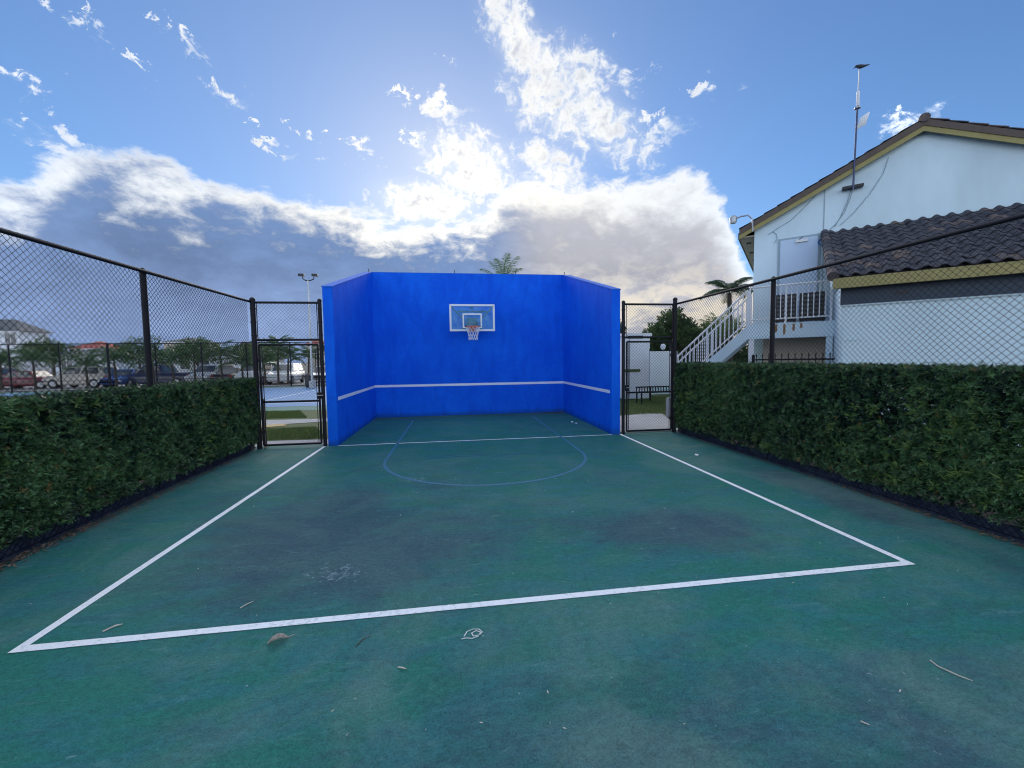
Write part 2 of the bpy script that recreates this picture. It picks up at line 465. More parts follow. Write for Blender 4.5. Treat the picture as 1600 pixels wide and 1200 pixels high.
M = {
    'court': court_material(),
    'line': line_material('white_line_paint', (0.80, 0.84, 0.88), (0.14, 0.28, 0.28), 0.45),
    'wall_line': line_material('white_wall_stripe', (0.78, 0.82, 0.90), (0.35, 0.45, 0.75), 0.25),
    'blue_line': line_material('blue_line_paint', (0.024, 0.155, 0.27), (0.016, 0.135, 0.130), 1.0),
    'chalk': line_material('chalk', (0.55, 0.62, 0.60), (0.10, 0.25, 0.24), 0.6),
    'bluewall': wall_paint(),
    'coping': pm('faded_blue_coping', (0.02, 0.13, 0.58), 0.8, 0.15, spec=0.15),
    'black': pm('black_vinyl_coating', (0.009, 0.009, 0.014), 0.6, 0.25, 9.0, 0.1, spec=0.25),
    'wire': pm('black_wire', (0.008, 0.009, 0.015), 0.7, 0.1, spec=0.15),
    'screen': pm('dark_navy_screen_cloth', (0.014, 0.022, 0.048), 0.85, 0.5, 9.0, 0.8, 60, tint=(0.035, 0.048, 0.075)),
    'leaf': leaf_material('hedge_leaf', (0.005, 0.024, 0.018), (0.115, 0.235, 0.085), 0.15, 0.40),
    'leaf_new': leaf_material('hedge_leaf_pale', (0.05, 0.11, 0.03), (0.15, 0.24, 0.05), 0.22),
    'bark': pm('bark', (0.07, 0.055, 0.04), 0.9, 0.4, 12.0, 0.6),
    'palmleaf': leaf_material('palm_leaf', (0.035, 0.09, 0.04), (0.13, 0.21, 0.075), 0.35),
    'palmlight': leaf_material('palm_leaf_light', (0.06, 0.13, 0.035), (0.16, 0.24, 0.06), 0.4),
    'palmdark': leaf_material('palm_leaf_dark', (0.028, 0.062, 0.034), (0.07, 0.12, 0.05), 0.3),
    'treeleaf': leaf_material('tree_leaf', (0.03, 0.08, 0.022), (0.12, 0.19, 0.05), 0.35),
    'litter': pm('dead_leaf', (0.10, 0.065, 0.045), 0.85, 0.5, 25.0, tint=(0.24, 0.17, 0.12)),
    'dryleaf': pm('dry_leaf_skin', (0.36, 0.32, 0.27), 0.8, 0.4, 25.0, tint=(0.22, 0.185, 0.15)),
    'pale_bit': pm('pale_dry_bits', (0.50, 0.47, 0.40), 0.8, 0.3, 30.0),
    'soil': pm('mulch_soil', (0.07, 0.055, 0.045), 0.95, 0.45, 14.0, 0.8, 60),
    'asphalt': pm('asphalt', (0.075, 0.076, 0.08), 0.9, 0.2, 3.0, 0.4, 120),
    'carpark': pm('sunlit_asphalt', (0.26, 0.26, 0.265), 0.9, 0.15, 1.0),  # sunlit paleness put into the car park colour
    'concrete': pm('concrete', (0.40, 0.40, 0.39), 0.85, 0.16, 3.0, 0.3, 80),
    'grass': pm('grass_ground', (0.060, 0.105, 0.022), 0.9, 0.35, 5.0, 0.6, 90, tint=(0.10, 0.11, 0.035)),
    'blade': leaf_material('grass_blade', (0.05, 0.11, 0.02), (0.14, 0.20, 0.045), 0.25),
    'tennis': pm('blue_court_paint', (0.10, 0.25, 0.48), 0.75, 0.08, 0.6),
    'tennis_edge': pm('green_court_border', (0.07, 0.20, 0.17), 0.8, 0.1, 0.6),
    'white': pm('white_paint', (0.74, 0.76, 0.78), 0.5, 0.05, 2.0),
    'stucco': pm('pale_stucco', (0.62, 0.77, 0.83), 0.85, 0.10, 1.1, 0.35, 60, stretch=(1, 1, .35)),
    'stucco_beige': pm('beige_stucco', (0.52, 0.46, 0.38), 0.85, 0.08, 1.0, 0.25, 60),
    'darkband': pm('slate_blue_band', (0.035, 0.055, 0.085), 0.7, 0.12, 1.5, 0.2, 60),
    'fascia': pm('ochre_fascia', (0.30, 0.26, 0.09), 0.6, 0.12, 3.0),
    'fascia_dark': pm('brown_bargeboard', (0.10, 0.075, 0.06), 0.7, 0.2, 5.0),
    'soffit': pm('tan_soffit', (0.32, 0.27, 0.20), 0.8, 0.15, 4.0),
    'tile': pm('weathered_roof_tile', (0.033, 0.034, 0.049), 0.85, 0.35, 5.0, 0.5, 50, tint=(0.060, 0.060, 0.074)),
    'tile_light': pm('sunworn_roof_tile', (0.080, 0.070, 0.074), 0.85, 0.35, 5.0, 0.5, 50, tint=(0.14, 0.10, 0.085)),
    'door': pm('blue_white_door', (0.50, 0.64, 0.80), 0.5, 0.03, 1.0),
    'dark': pm('dark_grey_metal', (0.014, 0.015, 0.018), 0.5, 0.1),
    'steel': pm('galvanised_steel', (0.42, 0.44, 0.46), 0.4, 0.12, 8.0, metal=0.6),
    'navy_tube': pm('blue_grey_tube', (0.05, 0.07, 0.16), 0.45, 0.15, 8.0),
    'cable': pm('cable_sheath', (0.30, 0.40, 0.46), 0.6, 0.1),
    'bluecable': pm('blue_cable', (0.06, 0.18, 0.40), 0.5, 0.1),
    'orange': pm('orange_rim_paint', (0.62, 0.09, 0.035), 0.45, 0.12, 12.0),
    'net': pm('white_net_cord', (0.72, 0.75, 0.78), 0.9, 0.1),
    'acrylic': clear_board(),
    'glass': glass_material('window_glass'),
    'louvre': pm('dark_louvre', (0.045, 0.055, 0.06), 0.4, 0.2, 6.0),
    'roof_grey': pm('grey_shingle', (0.14, 0.145, 0.15), 0.9, 0.25, 2.0, 0.4, 30),
    'roof_red': pm('red_tile_far', (0.36, 0.09, 0.07), 0.85, 0.15, 1.0),
    'white_wall_far': pm('white_wall_far', (0.74, 0.77, 0.80), 0.85, 0.06, 0.5),
    'cream_far': pm('cream_wall_far', (0.55, 0.50, 0.42), 0.85, 0.06, 0.5),
    'tyre': pm('tyre_rubber', (0.015, 0.015, 0.016), 0.85, 0.1),
    'rim': pm('alloy_rim', (0.40, 0.41, 0.43), 0.3, 0.05, metal=0.8),
    'lamp': pm('lamp_lens', (0.75, 0.76, 0.75), 0.2, 0.05),
    'redlens': pm('red_lens', (0.35, 0.01, 0.01), 0.2, 0.05),
    'yellow': pm('yellow_paint', (0.55, 0.38, 0.10), 0.7, 0.2, 6.0),
    'rust': pm('rust_stain', (0.26, 0.14, 0.06), 0.9, 0.4, 10.0),
    'bird': pm('bird_feathers', (0.045, 0.045, 0.05), 0.8, 0.4, 40.0),
}
for cname, c in {'white': (0.70, 0.72, 0.74), 'black': (0.012, 0.012, 0.015), 'navy': (0.015, 0.022, 0.07), 'silver': (0.36, 0.38, 0.40),
                 'maroon': (0.16, 0.02, 0.025), 'sand': (0.42, 0.38, 0.32), 'blue': (0.03, 0.08, 0.25)}.items():
    M['car_' + cname] = pm('car_paint_' + cname, c, 0.25, 0.04, 2.0, spec=0.7)


# ------------------------------------------------------------------ object helpers
def link(o, parent=None):
    COL.objects.link(o)
    if parent is not None:
        o.parent = parent
    return o


def tag(o, label=None, cat=None, group=None, kind=None):
    for k, v in (('label', label), ('category', cat), ('group', group), ('kind', kind)):
        if v:
            o[k] = v
    return o


def thing(name, label, cat, loc=(0, 0, 0), rz=0.0, group=None):
    o = bpy.data.objects.new(name, None)
    o.empty_display_size = 0.2
    link(o)
    o.location = loc
    o.rotation_euler = (0, 0, rz)
    return tag(o, label, cat, group)


def wloc(o):
    v = Vector((0, 0, 0))
    while o is not None:
        v += o.location
        o = o.parent
    return v


class MB:
    """collects shapes (world coordinates unless built with local=True) into one mesh"""
    def __init__(s):
        s.v, s.f = [], []

    def add(s, vs, fs):
        k = len(s.v)
        s.v += [tuple(p) for p in vs]
        s.f += [tuple(i + k for i in f) for f in fs]
        return s

    def box(s, x0, x1, y0, y1, z0, z1):
        return s.add([(x0, y0, z0), (x1, y0, z0), (x1, y1, z0), (x0, y1, z0), (x0, y0, z1), (x1, y0, z1), (x1, y1, z1), (x0, y1, z1)],
                     [(0, 3, 2, 1), (4, 5, 6, 7), (0, 1, 5, 4), (1, 2, 6, 5), (2, 3, 7, 6), (3, 0, 4, 7)])

    def bar(s, p, q, w, h=None, up=(0, 0, 1)):
        p, q = Vector(p), Vector(q)
        h = h or w
        d = (q - p).normalized()
        up = Vector(up)
        if abs(d.dot(up)) > 0.98:
            up = Vector((0, 1, 0))
        a = d.cross(up).normalized()
        c = a.cross(d)
        vs = []
        for e in (p, q):
            for (i, j) in ((-1, -1), (1, -1), (1, 1), (-1, 1)):
                vs.append(e + a * i * w / 2 + c * j * h / 2)
        return s.add(vs, [(0, 1, 2, 3), (7, 6, 5, 4), (0, 4, 5, 1), (1, 5, 6, 2), (2, 6, 7, 3), (3, 7, 4, 0)])

    def tube(s, pts, r, n=8, caps=True, closed=False):
        pts = [Vector(p) for p in pts]
        rs = r if isinstance(r, (list, tuple)) else [r] * len(pts)
        N = len(pts)
        vs = []
        prev = None
        for i, p in enumerate(pts):
            if closed:
                d = pts[(i + 1) % N] - pts[i - 1]
            else:
                d = pts[min(i + 1, N - 1)] - pts[max(i - 1, 0)]
            d.normalize()
            if prev is None:
                up = Vector((0, 0, 1)) if abs(d.z) < 0.9 else Vector((1, 0, 0))
                a = d.cross(up).normalized()
            else:
                a = (prev - d * prev.dot(d)).normalized()
            prev = a
            c = d.cross(a)
            for j in range(n):
                t = 2 * math.pi * j / n
                vs.append(p + (a * math.cos(t) + c * math.sin(t)) * rs[i])
        fs = []
        for i in range(N if closed else N - 1):
            i2 = (i + 1) % N
            for j in range(n):
                fs.append((i * n + j, i * n + (j + 1) % n, i2 * n + (j + 1) % n, i2 * n + j))
        if caps and not closed:
            fs.append(tuple(range(n))[::-1])
            fs.append(tuple((N - 1) * n + j for j in range(n)))
        return s.add(vs, fs)

    def prism(s, poly, axis, a, b):
        """extrude a polygon (2-D) along axis from a to b"""
        def mk(u, w, t):
            return {'x': (t, u, w), 'y': (u, t, w), 'z': (u, w, t)}[axis]
        n = len(poly)
        vs = [mk(u, w, a) for u, w in poly] + [mk(u, w, b) for u, w in poly]
        fs = [tuple(range(n)), tuple(range(2 * n - 1, n - 1, -1))] + [(i, i + n, (i + 1) % n + n, (i + 1) % n) for i in range(n)]
        return s.add(vs, fs)

    def lathe(s, prof, c=(0, 0, 0), n=16):
        vs = []
        for (r, z) in prof:
            for j in range(n):
                t = 2 * math.pi * j / n
                vs.append((c[0] + r * math.cos(t), c[1] + r * math.sin(t), c[2] + z))
        fs = []
        for i in range(len(prof) - 1):
            for j in range(n):
                fs.append((i * n + j, i * n + (j + 1) % n, (i + 1) * n + (j + 1) % n, (i + 1) * n + j))
        fs.append(tuple(range(n))[::-1])
        fs.append(tuple((len(prof) - 1) * n + j for j in range(n)))
        return s.add(vs, fs)

    def mesh(s, name, mat, off=Vector((0, 0, 0)), bevel=0, smooth=False, segs=2):
        me = bpy.data.meshes.new(name)
        me.from_pydata([tuple(Vector(p) - off) for p in s.v], [], s.f)
        import bmesh
        bm = bmesh.new()
        bm.from_mesh(me)
        bmesh.ops.recalc_face_normals(bm, faces=bm.faces)
        if bevel:
            bmesh.ops.bevel(bm, geom=[e for e in bm.edges if len(e.link_faces) == 2 and e.calc_face_angle(0) > 0.5], offset=bevel, segments=segs, affect='EDGES', profile=0.7, clamp_overlap=True)
        bm.to_mesh(me)
        bm.free()
        if smooth:
            me.polygons.foreach_set('use_smooth', [True] * len(me.polygons))
            try:
                me.set_sharp_from_angle(angle=rad(38))
            except Exception:
                pass
        me.materials.append(mat if not isinstance(mat, str) else M[mat])
        return me

    def build(s, name, mat, parent=None, bevel=0, smooth=False, local=False, segs=2):
        off = Vector((0, 0, 0)) if (local or parent is None) else wloc(parent)
        o = bpy.data.objects.new(name, s.mesh(name, mat, off, bevel, smooth, segs))
        return link(o, parent)


def np_mesh(name, v, f, mat, tint=None, smooth=False):
    """v (n,3), f (m,k) with k = 3 or 4"""
    me = bpy.data.meshes.new(name)
    n, (mm, k) = len(v), f.shape
    me.vertices.add(n)
    me.vertices.foreach_set('co', np.ascontiguousarray(v, np.float32).ravel())
    me.loops.add(mm * k)
    me.loops.foreach_set('vertex_index', np.ascontiguousarray(f, np.int32).ravel())
    me.polygons.add(mm)
    me.polygons.foreach_set('loop_start', np.arange(0, mm * k, k, dtype=np.int32))
    me.polygons.foreach_set('loop_total', np.full(mm, k, np.int32))
    me.update(calc_edges=True)
    if tint is not None:
        a = me.attributes.new('tint', 'FLOAT', 'POINT')
        a.data.foreach_set('value', np.ascontiguousarray(tint, np.float32))
    me.materials.append(mat if not isinstance(mat, str) else M[mat])
    if smooth:
        me.polygons.foreach_set('use_smooth', [True] * mm)
    return me


def np_obj(name, v, f, mat, parent=None, tint=None, smooth=False):
    off = np.array(wloc(parent)) if parent is not None else np.zeros(3)
    return link(bpy.data.objects.new(name, np_mesh(name, v - off, f, mat, tint, smooth)), parent)


def sheet(name, poly, z, mat, parent=None, kind=None):
    mb = MB().add([(x, y, z) for x, y in poly], [tuple(range(len(poly)))])
    o = mb.build(name, mat, parent)
    if kind:
        o['kind'] = kind
    return o


def slab(name, x0, x1, y0, y1, z0, z1, mat, kind=None, parent=None, bevel=0):
    o = MB().box(x0, x1, y0, y1, z0, z1).build(name, mat, parent, bevel)
    if kind:
        o['kind'] = kind
    return o


def copy_tree(o, parent=None):
    c = o.copy()
    COL.objects.link(c)
    c.parent = parent
    for ch in o.children:
        copy_tree(ch, c)
    return c


# ------------------------------------------------------------------ the ground
XL, XR, YB, YF = -2.52, 3.62, 13.50, 9.17       # inside faces of the practice wall, its back face and front ends
TH = 0.205
FL, FR = -4.16, 5.25                            # planes of the two side fences

sheet('ground', [(-700, -300), (700, -300), (700, 1200), (-700, 1200)], -0.03, 'asphalt', kind='structure')
sheet('lawn', [(-70, 9.6), (60, 9.6), (60, 33.4), (-70, 33.4)], -0.022, 'grass', kind='structure')
court = sheet('court_surface', [(-4.32, -6), (5.42, -6), (5.42, 9.45), (-2.3, 9.45), (-2.3, 13.52), (-2.3, 13.52), (-2.3, 9.45), (-4.32, 9.45)][:4] + [(-4.32, 9.45)], 0.0, 'court', kind='structure')
sheet('court_bay', [(XL - 0.1, 9.45), (XR + 0.1, 9.45), (XR + 0.1, 13.6), (XL - 0.1, 13.6)], 0.0, 'court', parent=court)
# paths behind the gates
sheet('gate_path', [(-4.6, 9.46), (-2.75, 9.46), (-2.75, 10.05), (-4.6, 10.15)], -0.014, 'concrete', kind='structure')
sheet('curved_path', [(-9.5, 11.5), (-5.5, 12.75), (-4.4, 13.0), (-2.9, 13.3), (-2.9, 13.95), (-4.6, 13.8), (-6.2, 13.9), (-9.5, 14.4)], -0.012, 'concrete', kind='structure')
sheet('tactile_strip', [(-5.75, 12.05), (-4.85, 12.55), (-5.05, 12.9), (-6.0, 12.5)], -0.008, 'yellow', kind='structure')
sheet('garden_path', [(3.8, 9.46), (5.9, 9.46), (6.1, 11.0), (6.6, 12.4), (6.2, 12.6), (5.0, 12.2), (3.9, 12.0)], -0.014, 'concrete', kind='structure')
# sports courts and car park beyond
sheet('tennis_border', [(-60, 16.4), (6, 16.4), (6, 32.9), (-60, 32.9)], -0.016, 'tennis_edge', kind='structure')
sheet('tennis_court', [(-58, 18.0), (4, 18.0), (4, 31.6), (-58, 31.6)], -0.011, 'tennis', kind='structure')
tl = thing('court_markings', 'white painted lines on the blue tennis court beyond the left gate', 'court lines', (-20, 24, -0.006))
for (x0, x1, y0, y1) in ((-40, -2, 19.4, 19.48), (-40, -2, 30.2, 30.28), (-22.04, -21.96, 19.5, 30.18), (-9.04, -8.96, 19.5, 30.18), (-36.04, -35.96, 19.5, 30.18)):
    sheet('painted_line', [(x0, y0), (x1, y0), (x1, y1), (x0, y1)], -0.006, 'line', parent=tl)
sheet('car_park', [(-75, 33.6), (30, 33.6), (30, 58), (-75, 58)], -0.026, 'carpark', kind='structure')
slab('car_park_kerb', -60, 20, 33.4, 33.6, -0.03, 0.1, 'concrete', kind='structure')

# painted court lines
lw = 0.065


def strip(p, q, w, z, name, mat, parent, miter=0.0):
    p, q = Vector((*p, 0)), Vector((*q, 0))
    d = (q - p).normalized()
    a = Vector((-d.y, d.x, 0)) * w / 2
    n = max(2, int((q - p).length / 0.12))
    v, f = [], []
    for i in range(n + 1):
        c = p + (q - p) * i / n
        j1, j2 = (random.uniform(-.0025, .0025) for _ in range(2))
        v += [tuple(c + a * (1 + j1 / w)), tuple(c - a * (1 + j2 / w))]
        if i:
            k = 2 * i
            f.append((k - 2, k - 1, k + 1, k))
    v = [(x, y, z) for x, y, _ in v]
    return MB().add(v, f).build(name, mat, parent)


cl = court
NX0, NX1, NY = -2.82, 3.86, 2.885
strip((NX0 + lw / 2, 9.16), (NX0 + lw / 2, NY + lw), lw, 0.004, 'side_line', 'line', cl)
strip((NX1 - lw / 2, 9.16), (NX1 - lw / 2, NY + lw + .02), lw, 0.004, 'side_line', 'line', cl)
strip((NX0, NY + lw / 2), (NX1, NY + .02 + lw / 2), lw, 0.004, 'near_line', 'line', cl)
strip((XL, 9.14), (XR, 9.14), 0.05, 0.004, 'wall_mouth_line', 'line', cl)
# basketball key in faded blue
KX, KY, KR = 0.55, 7.62, 1.83
strip((KX - KR, KY), (KX - KR, 12.6), 0.055, 0.004, 'key_line', 'blue_line', cl)
strip((KX + KR, KY), (KX + KR, 12.6), 0.055, 0.004, 'key_line', 'blue_line', cl)
strip((KX - KR + 0.03, KY + 0.05), (KX + KR - 0.03, KY + 0.05), 0.028, 0.004, 'free_throw_line', 'blue_line', cl)
v, f = [], []
for i in range(49):
    t = math.pi + math.pi * i / 48
    for r in (KR - 0.0275, KR + 0.0275):
        v.append((KX + r * math.cos(t), KY + r * math.sin(t), 0.004))
    if i:
        f.append((2 * i - 2, 2 * i - 1, 2 * i + 1, 2 * i))
MB().add(v, f).build('key_arc', 'blue_line', cl)
# chalk squiggle
cv = [(0, 0), (.02, .035), (.06, .05), (.10, .045), (.12, .02), (.10, 0), (.06, -.005), (.05, .02), (.08, .035), (.11, .02), (.09, -.01), (.05, -.02), (.01, -.012), (-.03, -.02)]
pts = []
for i in range(len(cv) - 1):
    for k in range(3):
        s = k / 3
        pts.append((0.02 + cv[i][0] * (1 - s) + cv[i + 1][0] * s, 2.59 + (cv[i][1] * (1 - s) + cv[i + 1][1] * s) * 1.3))
v, f = [], []
for i, (a, b_) in enumerate(pts):
    q = pts[min(i + 1, len(pts) - 1)]
    p = pts[max(i - 1, 0)]
    d = Vector((q[0] - p[0], q[1] - p[1], 0)).normalized()
    for s in (-1, 1):
        v.append((a - d.y * s * .004, b_ + d.x * s * .004, 0.0045))
    if i:
        f.append((2 * i - 2, 2 * i - 1, 2 * i + 1, 2 * i))
MB().add(v, f).build('chalk_squiggle', 'chalk', cl)

# ------------------------------------------------------------------ practice wall
WH, WF = 4.572, 3.37
pw = thing('practice_wall', 'tall bright blue three-sided practice wall with a white stripe', 'wall', (0.55, YB, 0))


def grid_face(mb, P, nu, nv):
    pass


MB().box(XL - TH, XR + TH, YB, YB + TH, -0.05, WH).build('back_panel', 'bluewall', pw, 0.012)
for (x0, x1) in ((XL - TH, XL), (XR, XR + TH)):
    w = MB().prism([(YF, -0.05), (YB - 0.003, -0.05), (YB - 0.003, WH), (YF, WF)], 'x', x0, x1)
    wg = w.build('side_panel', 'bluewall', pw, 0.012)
    dz = (WH - WF) / (YB - YF)
    c = MB().prism([(YF - 0.01, WF - 0.003), (YB, WH - 0.006), (YB, WH + 0.016), (YF - 0.01, WF + 0.02)], 'x', x0 - 0.012, x1 + 0.012)
    c.build('coping', 'coping', wg)
MB().box(XL - TH - 0.012, XR + TH + 0.012, YB + 0.004, YB + TH + 0.012, WH - 0.004, WH + 0.018).build('coping', 'coping', pw)
MB().box(XL + 0.004, XR - 0.004, YB - 0.004, YB + 0.02, 0.965, 1.04).build('net_height_stripe', 'wall_line', pw)
for x0, x1 in ((XL - 0.02, XL + 0.004), (XR - 0.004, XR + 0.02)):
    MB().box(x0, x1, YF + 0.12, YB - 0.006, 0.965, 1.04).build('net_height_stripe', 'wall_line', pw)
for x in (XL - 0.1, 0.05, 2.05, XR + 0.08):
    MB().tube([(x, YB + 0.1, WH), (x, YB + 0.1, WH + 0.13)], 0.012, 6).build('rebar_stub', 'dark', pw)
# damp leaf debris swept into the bay corner
def flakes(name, n, pts_fn, smin, smax, mat, label=None, cat=None, parent=None, zc=0.006):
    V = np.zeros((n, 4, 3))
    for i in range(n):
        x, y = pts_fn()
        a = random.uniform(0, 6.28)
        l = random.uniform(smin, smax)
        w = l * random.uniform(.25, .5)
        ca, sa = math.cos(a), math.sin(a)
        zt = random.uniform(0.002, 0.018)
        for k, (u, q, z) in enumerate(((-l, 0, 0.002), (0, -w, zt * .4), (l, 0, zt), (0, w, zt * .6))):
            V[i, k] = (x + u * ca - q * sa, y + u * sa + q * ca, zc + z)
    F = np.arange(4 * n).reshape(n, 4)
    o = np_obj(name, V.reshape(-1, 3), F, mat, parent)
    return tag(o, label, cat, kind='stuff')


flakes('leaf_litter', 420, lambda: (XR - abs(random.gauss(0, .45)) - .03, YB - abs(random.gauss(0, .10)) - .02), .008, .03, 'litter',
       'dark leaf litter gathered in the right back corner of the blue bay', 'litter')

# ------------------------------------------------------------------ basketball hoop
hx, hz, hy = 0.565, 3.10, 12.90
hp = thing('basketball_hoop', 'wall-mounted basketball hoop with clear backboard and white net', 'basketball hoop', (hx, YB, 2.7))
bw, bh = 1.40, 0.83
bz0 = 2.69
fr = MB()
for (x0, x1, z0, z1) in ((-bw / 2, bw / 2, 0, .06), (-bw / 2, bw / 2, bh - .06, bh), (-bw / 2, -bw / 2 + .06, .061, bh - .061), (bw / 2 - .06, bw / 2, .061, bh - .061)):
    fr.box(hx + x0, hx + x1, hy - .03, hy + .02, bz0 + z0, bz0 + z1)
MB().box(hx - bw / 2 + .055, hx + bw / 2 - .055, hy - .008, hy + .004, bz0 + .055, bz0 + bh - .055).build('backboard', 'acrylic', hp)
fr.build('backboard_frame', 'white', hp, 0.006)
tg = MB()
for (x0, x1, z0, z1) in ((-.30, .30, .10, .145), (-.30, .30, .505, .55), (-.30, -.255, .146, .504), (.255, .30, .146, .504)):
    tg.box(hx + x0, hx + x1, hy - .014, hy - .010, bz0 + z0, bz0 + z1)
tg.build('target_square', 'white', hp)
MB().box(hx - .06, hx + .03, hy - .012, hy - .009, bz0 + bh - .13, bz0 + bh - .075).build('maker_badge', 'blue_line', hp)
for s in (-1, 1):
    MB().bar((hx + s * (bw / 2 - .05), hy + .035, bz0 + bh - .06), (hx + s * .10, hy + .09, bz0 + .16), .035).build('diagonal_brace', 'dark', hp)
    MB().bar((hx + s * .40, hy + .04, bz0 + bh - .20), (hx + s * .30, YB, bz0 + bh - .16), .04).build('wall_arm', 'dark', hp)
    MB().bar((hx + s * .16, hy + .04, bz0 + .2), (hx + s * .30, YB, bz0 + .12), .04).build('wall_arm', 'dark', hp)
MB().bar((hx - .46, hy + .065, bz0 + bh - .22), (hx + .46, hy + .065, bz0 + bh - .22), .04).build('cross_bar', 'dark', hp)
MB().box(hx - .16, hx + .16, hy + .03, hy + .12, bz0 + .16, bz0 + .42).build('mounting_box', 'dark', hp, .01)
rz = bz0 + .11
rc = (hx, hy - .38, rz)
ring = [(rc[0] + .229 * math.cos(t * math.pi / 14), rc[1] + .229 * math.sin(t * math.pi / 14), rz) for t in range(28)]
rim = MB().tube(ring, .011, 8, closed=True).build('rim', 'orange', hp, smooth=True)
MB().box(hx - .09, hx + .09, hy - .145, hy - .031, rz - .012, rz + .016).build('rim_plate', 'orange', rim)
MB().box(hx - .09, hx + .09, hy - .045, hy - .031, rz - .12, rz + .05).build('rim_bracket', 'orange', rim)
for s in (-1, 1):
    MB().bar((hx + s * .13, hy - .20, rz - .01), (hx + s * .06, hy - .04, rz - .10), .016).build('rim_strut', 'orange', rim)
nt = MB()
NR = 12
lev = [(0.0, .229), (-.10, .19), (-.20, .155), (-.30, .135), (-.40, .135)]
for k in range(NR):
    for sgn in (1, -1):
        P = []
        for i, (dz, r) in enumerate(lev):
            t = 2 * math.pi * (k + sgn * i * .5) / NR
            P.append((rc[0] + r * math.cos(t), rc[1] + r * math.sin(t), rz + dz))
        nt.tube(P, .0065, 5)
nt.build('net', 'net', hp)

# ------------------------------------------------------------------ chain-link fences
PW = 0.072


def zigzag(u0, u1, z0, z1, pw=PW, r=0.0027, depth=0.004):
    """woven chain link in the (u, z) plane, returned as (verts[u, d, z], quads)"""
    p = pw / 2
    ks = np.arange(int((u1 - u0) / p) - 1)
    nj = int(round((z1 - z0) / (pw / 2))) + 1
    j = np.arange(nj)
    U = u0 + p + ks[:, None] * p + np.where((j[None, :] + ks[:, None]) % 2 == 0, -p * .52, p * .52)
    Z = np.broadcast_to(z0 + j[None, :] * pw / 2, U.shape)
    Dp = np.where((j[None, :] + ks[:, None]) % 2 == 0, depth, -depth) * np.ones_like(U) * 0.5
    return tube_batch(np.stack([U, Dp, Z], -1), r)


def tube_batch(P, r, n=4):
    """P (w, k, 3): w polylines of k points -> square tubes"""
    w, k, _ = P.shape
    d = np.gradient(P, axis=1)
    d /= np.linalg.norm(d, axis=-1, keepdims=True)
    a = np.cross(d, np.array([0, 1.0, 0]))
    a /= np.linalg.norm(a, axis=-1, keepdims=True)
    c = np.cross(d, a)
    V = np.stack([P + r * (a * math.cos(t) + c * math.sin(t)) for t in np.arange(n) * 2 * math.pi / n + .785], 2)   # w,k,n,3
    idx = np.arange(w * k * n).reshape(w, k, n)
    i0, i1 = idx[:, :-1], idx[:, 1:]
    F = np.stack([i0, np.roll(i0, -1, 2), np.roll(i1, -1, 2), i1], -1).reshape(-1, 4)
    return V.reshape(-1, 3), F


def straight_links(u0, u1, z0, z1, r=0.003, pw=PW):
    """straight crossing diagonals clipped to a rectangle"""
    h = z1 - z0
    L = []
    for s in (1, -1):
        for c in np.arange(u0 - h, u1 + h, pw):
            a, b_ = (c, c + h) if s > 0 else (c + h, c)
            p, q = np.array([a, 0., z0]), np.array([b_, 0., z1])
            ts = [0.0, 1.0]
            du = b_ - a
            for lim in (u0, u1):
                t = (lim - a) / du
                if 0 < t < 1:
                    ts.append(t)
            lo, hi = 0.0, 1.0
            ta, tb = sorted(((u0 - a) / du, (u1 - a) / du))
            lo, hi = max(lo, ta), min(hi, tb)
            if hi - lo < 0.005:
                continue
            off = np.array([0, s * r * .9, 0])
            L.append(np.stack([p + (q - p) * lo + off, p + (q - p) * hi + off]))
    return tube_batch(np.stack(L), r)


def along(V, axis, plane):
    """map (u, d, z) to world for a fence running along axis at plane"""
    return np.stack([plane + V[:, 1], V[:, 0], V[:, 2]], 1) if axis == 'y' else np.stack([V[:, 0], plane + V[:, 1], V[:, 2]], 1)


def side_fence(fx, posts, y0, y1, label, s):
    t = thing('chain_link_fence', label, 'fence', (fx, y1, 0))
    V, F = zigzag(y0, y1, 0.03, 3.10)
    tag(np_obj('wire_mesh', along(V, 'y', fx), F, 'wire', t), kind='stuff')
    MB().tube([(fx - s * .012, y0, 3.06), (fx - s * .012, y1 - .4, 3.06), (fx - s * .05, y1, 3.05)], .024, 10).build('top_rail', 'black', t, smooth=True)
    for y in posts:
        r = .037
        p = MB().tube([(fx + s * .05, y, 0), (fx + s * .05, y, 3.05)], r, 14).build('post', 'black', t, smooth=True)
        MB().lathe([(r + .004, 0), (r + .006, .03), (r * .8, .055), (.012, .07)], (fx + s * .05, y, 3.05), 14).build('post_cap', 'black', p, smooth=True)
        for z in np.arange(.5, 3.0, .42):
            MB().lathe([(r + .003, 0), (r + .003, .022)], (fx + s * .05, y, z), 14).build('wire_tie', 'black', p)
    # bottom tension wire and screen cloth strip
    MB().tube([(fx, y0, .04), (fx, y1, .04)], .004, 5).build('tension_wire', 'wire', t)
    n = 80
    v, f = [], []
    for i in range(n + 1):
        y = y0 + (y1 - y0) * i / n
        wob = .010 * math.sin(y * 5.1) + .008 * math.sin(y * 13.7 + 1)
        h = .19 + .02 * math.sin(y * 3.3) + .012 * math.sin(y * 11)
        for (dx, z) in ((.012, .0), (.016 + wob * .4, .07), (.022 + wob, h - .03), (.034 + wob, h - .05)):
            v.append((fx + s * dx, y, z))
        if i:
            k = 4 * i
            for q in range(3):
                f.append((k - 4 + q, k - 3 + q, k + 1 + q, k + q))
    MB().add(v, f).build('bottom_screen', 'screen', t, smooth=True)
    return t


side_fence(FL, (0.45, 3.40, 6.35), -1.0, 9.15, 'black chain-link fence along the left hedge', -1)
side_fence(FR, (0.1, 2.95, 6.28), -1.0, 9.15, 'black chain-link fence along the right hedge', 1)


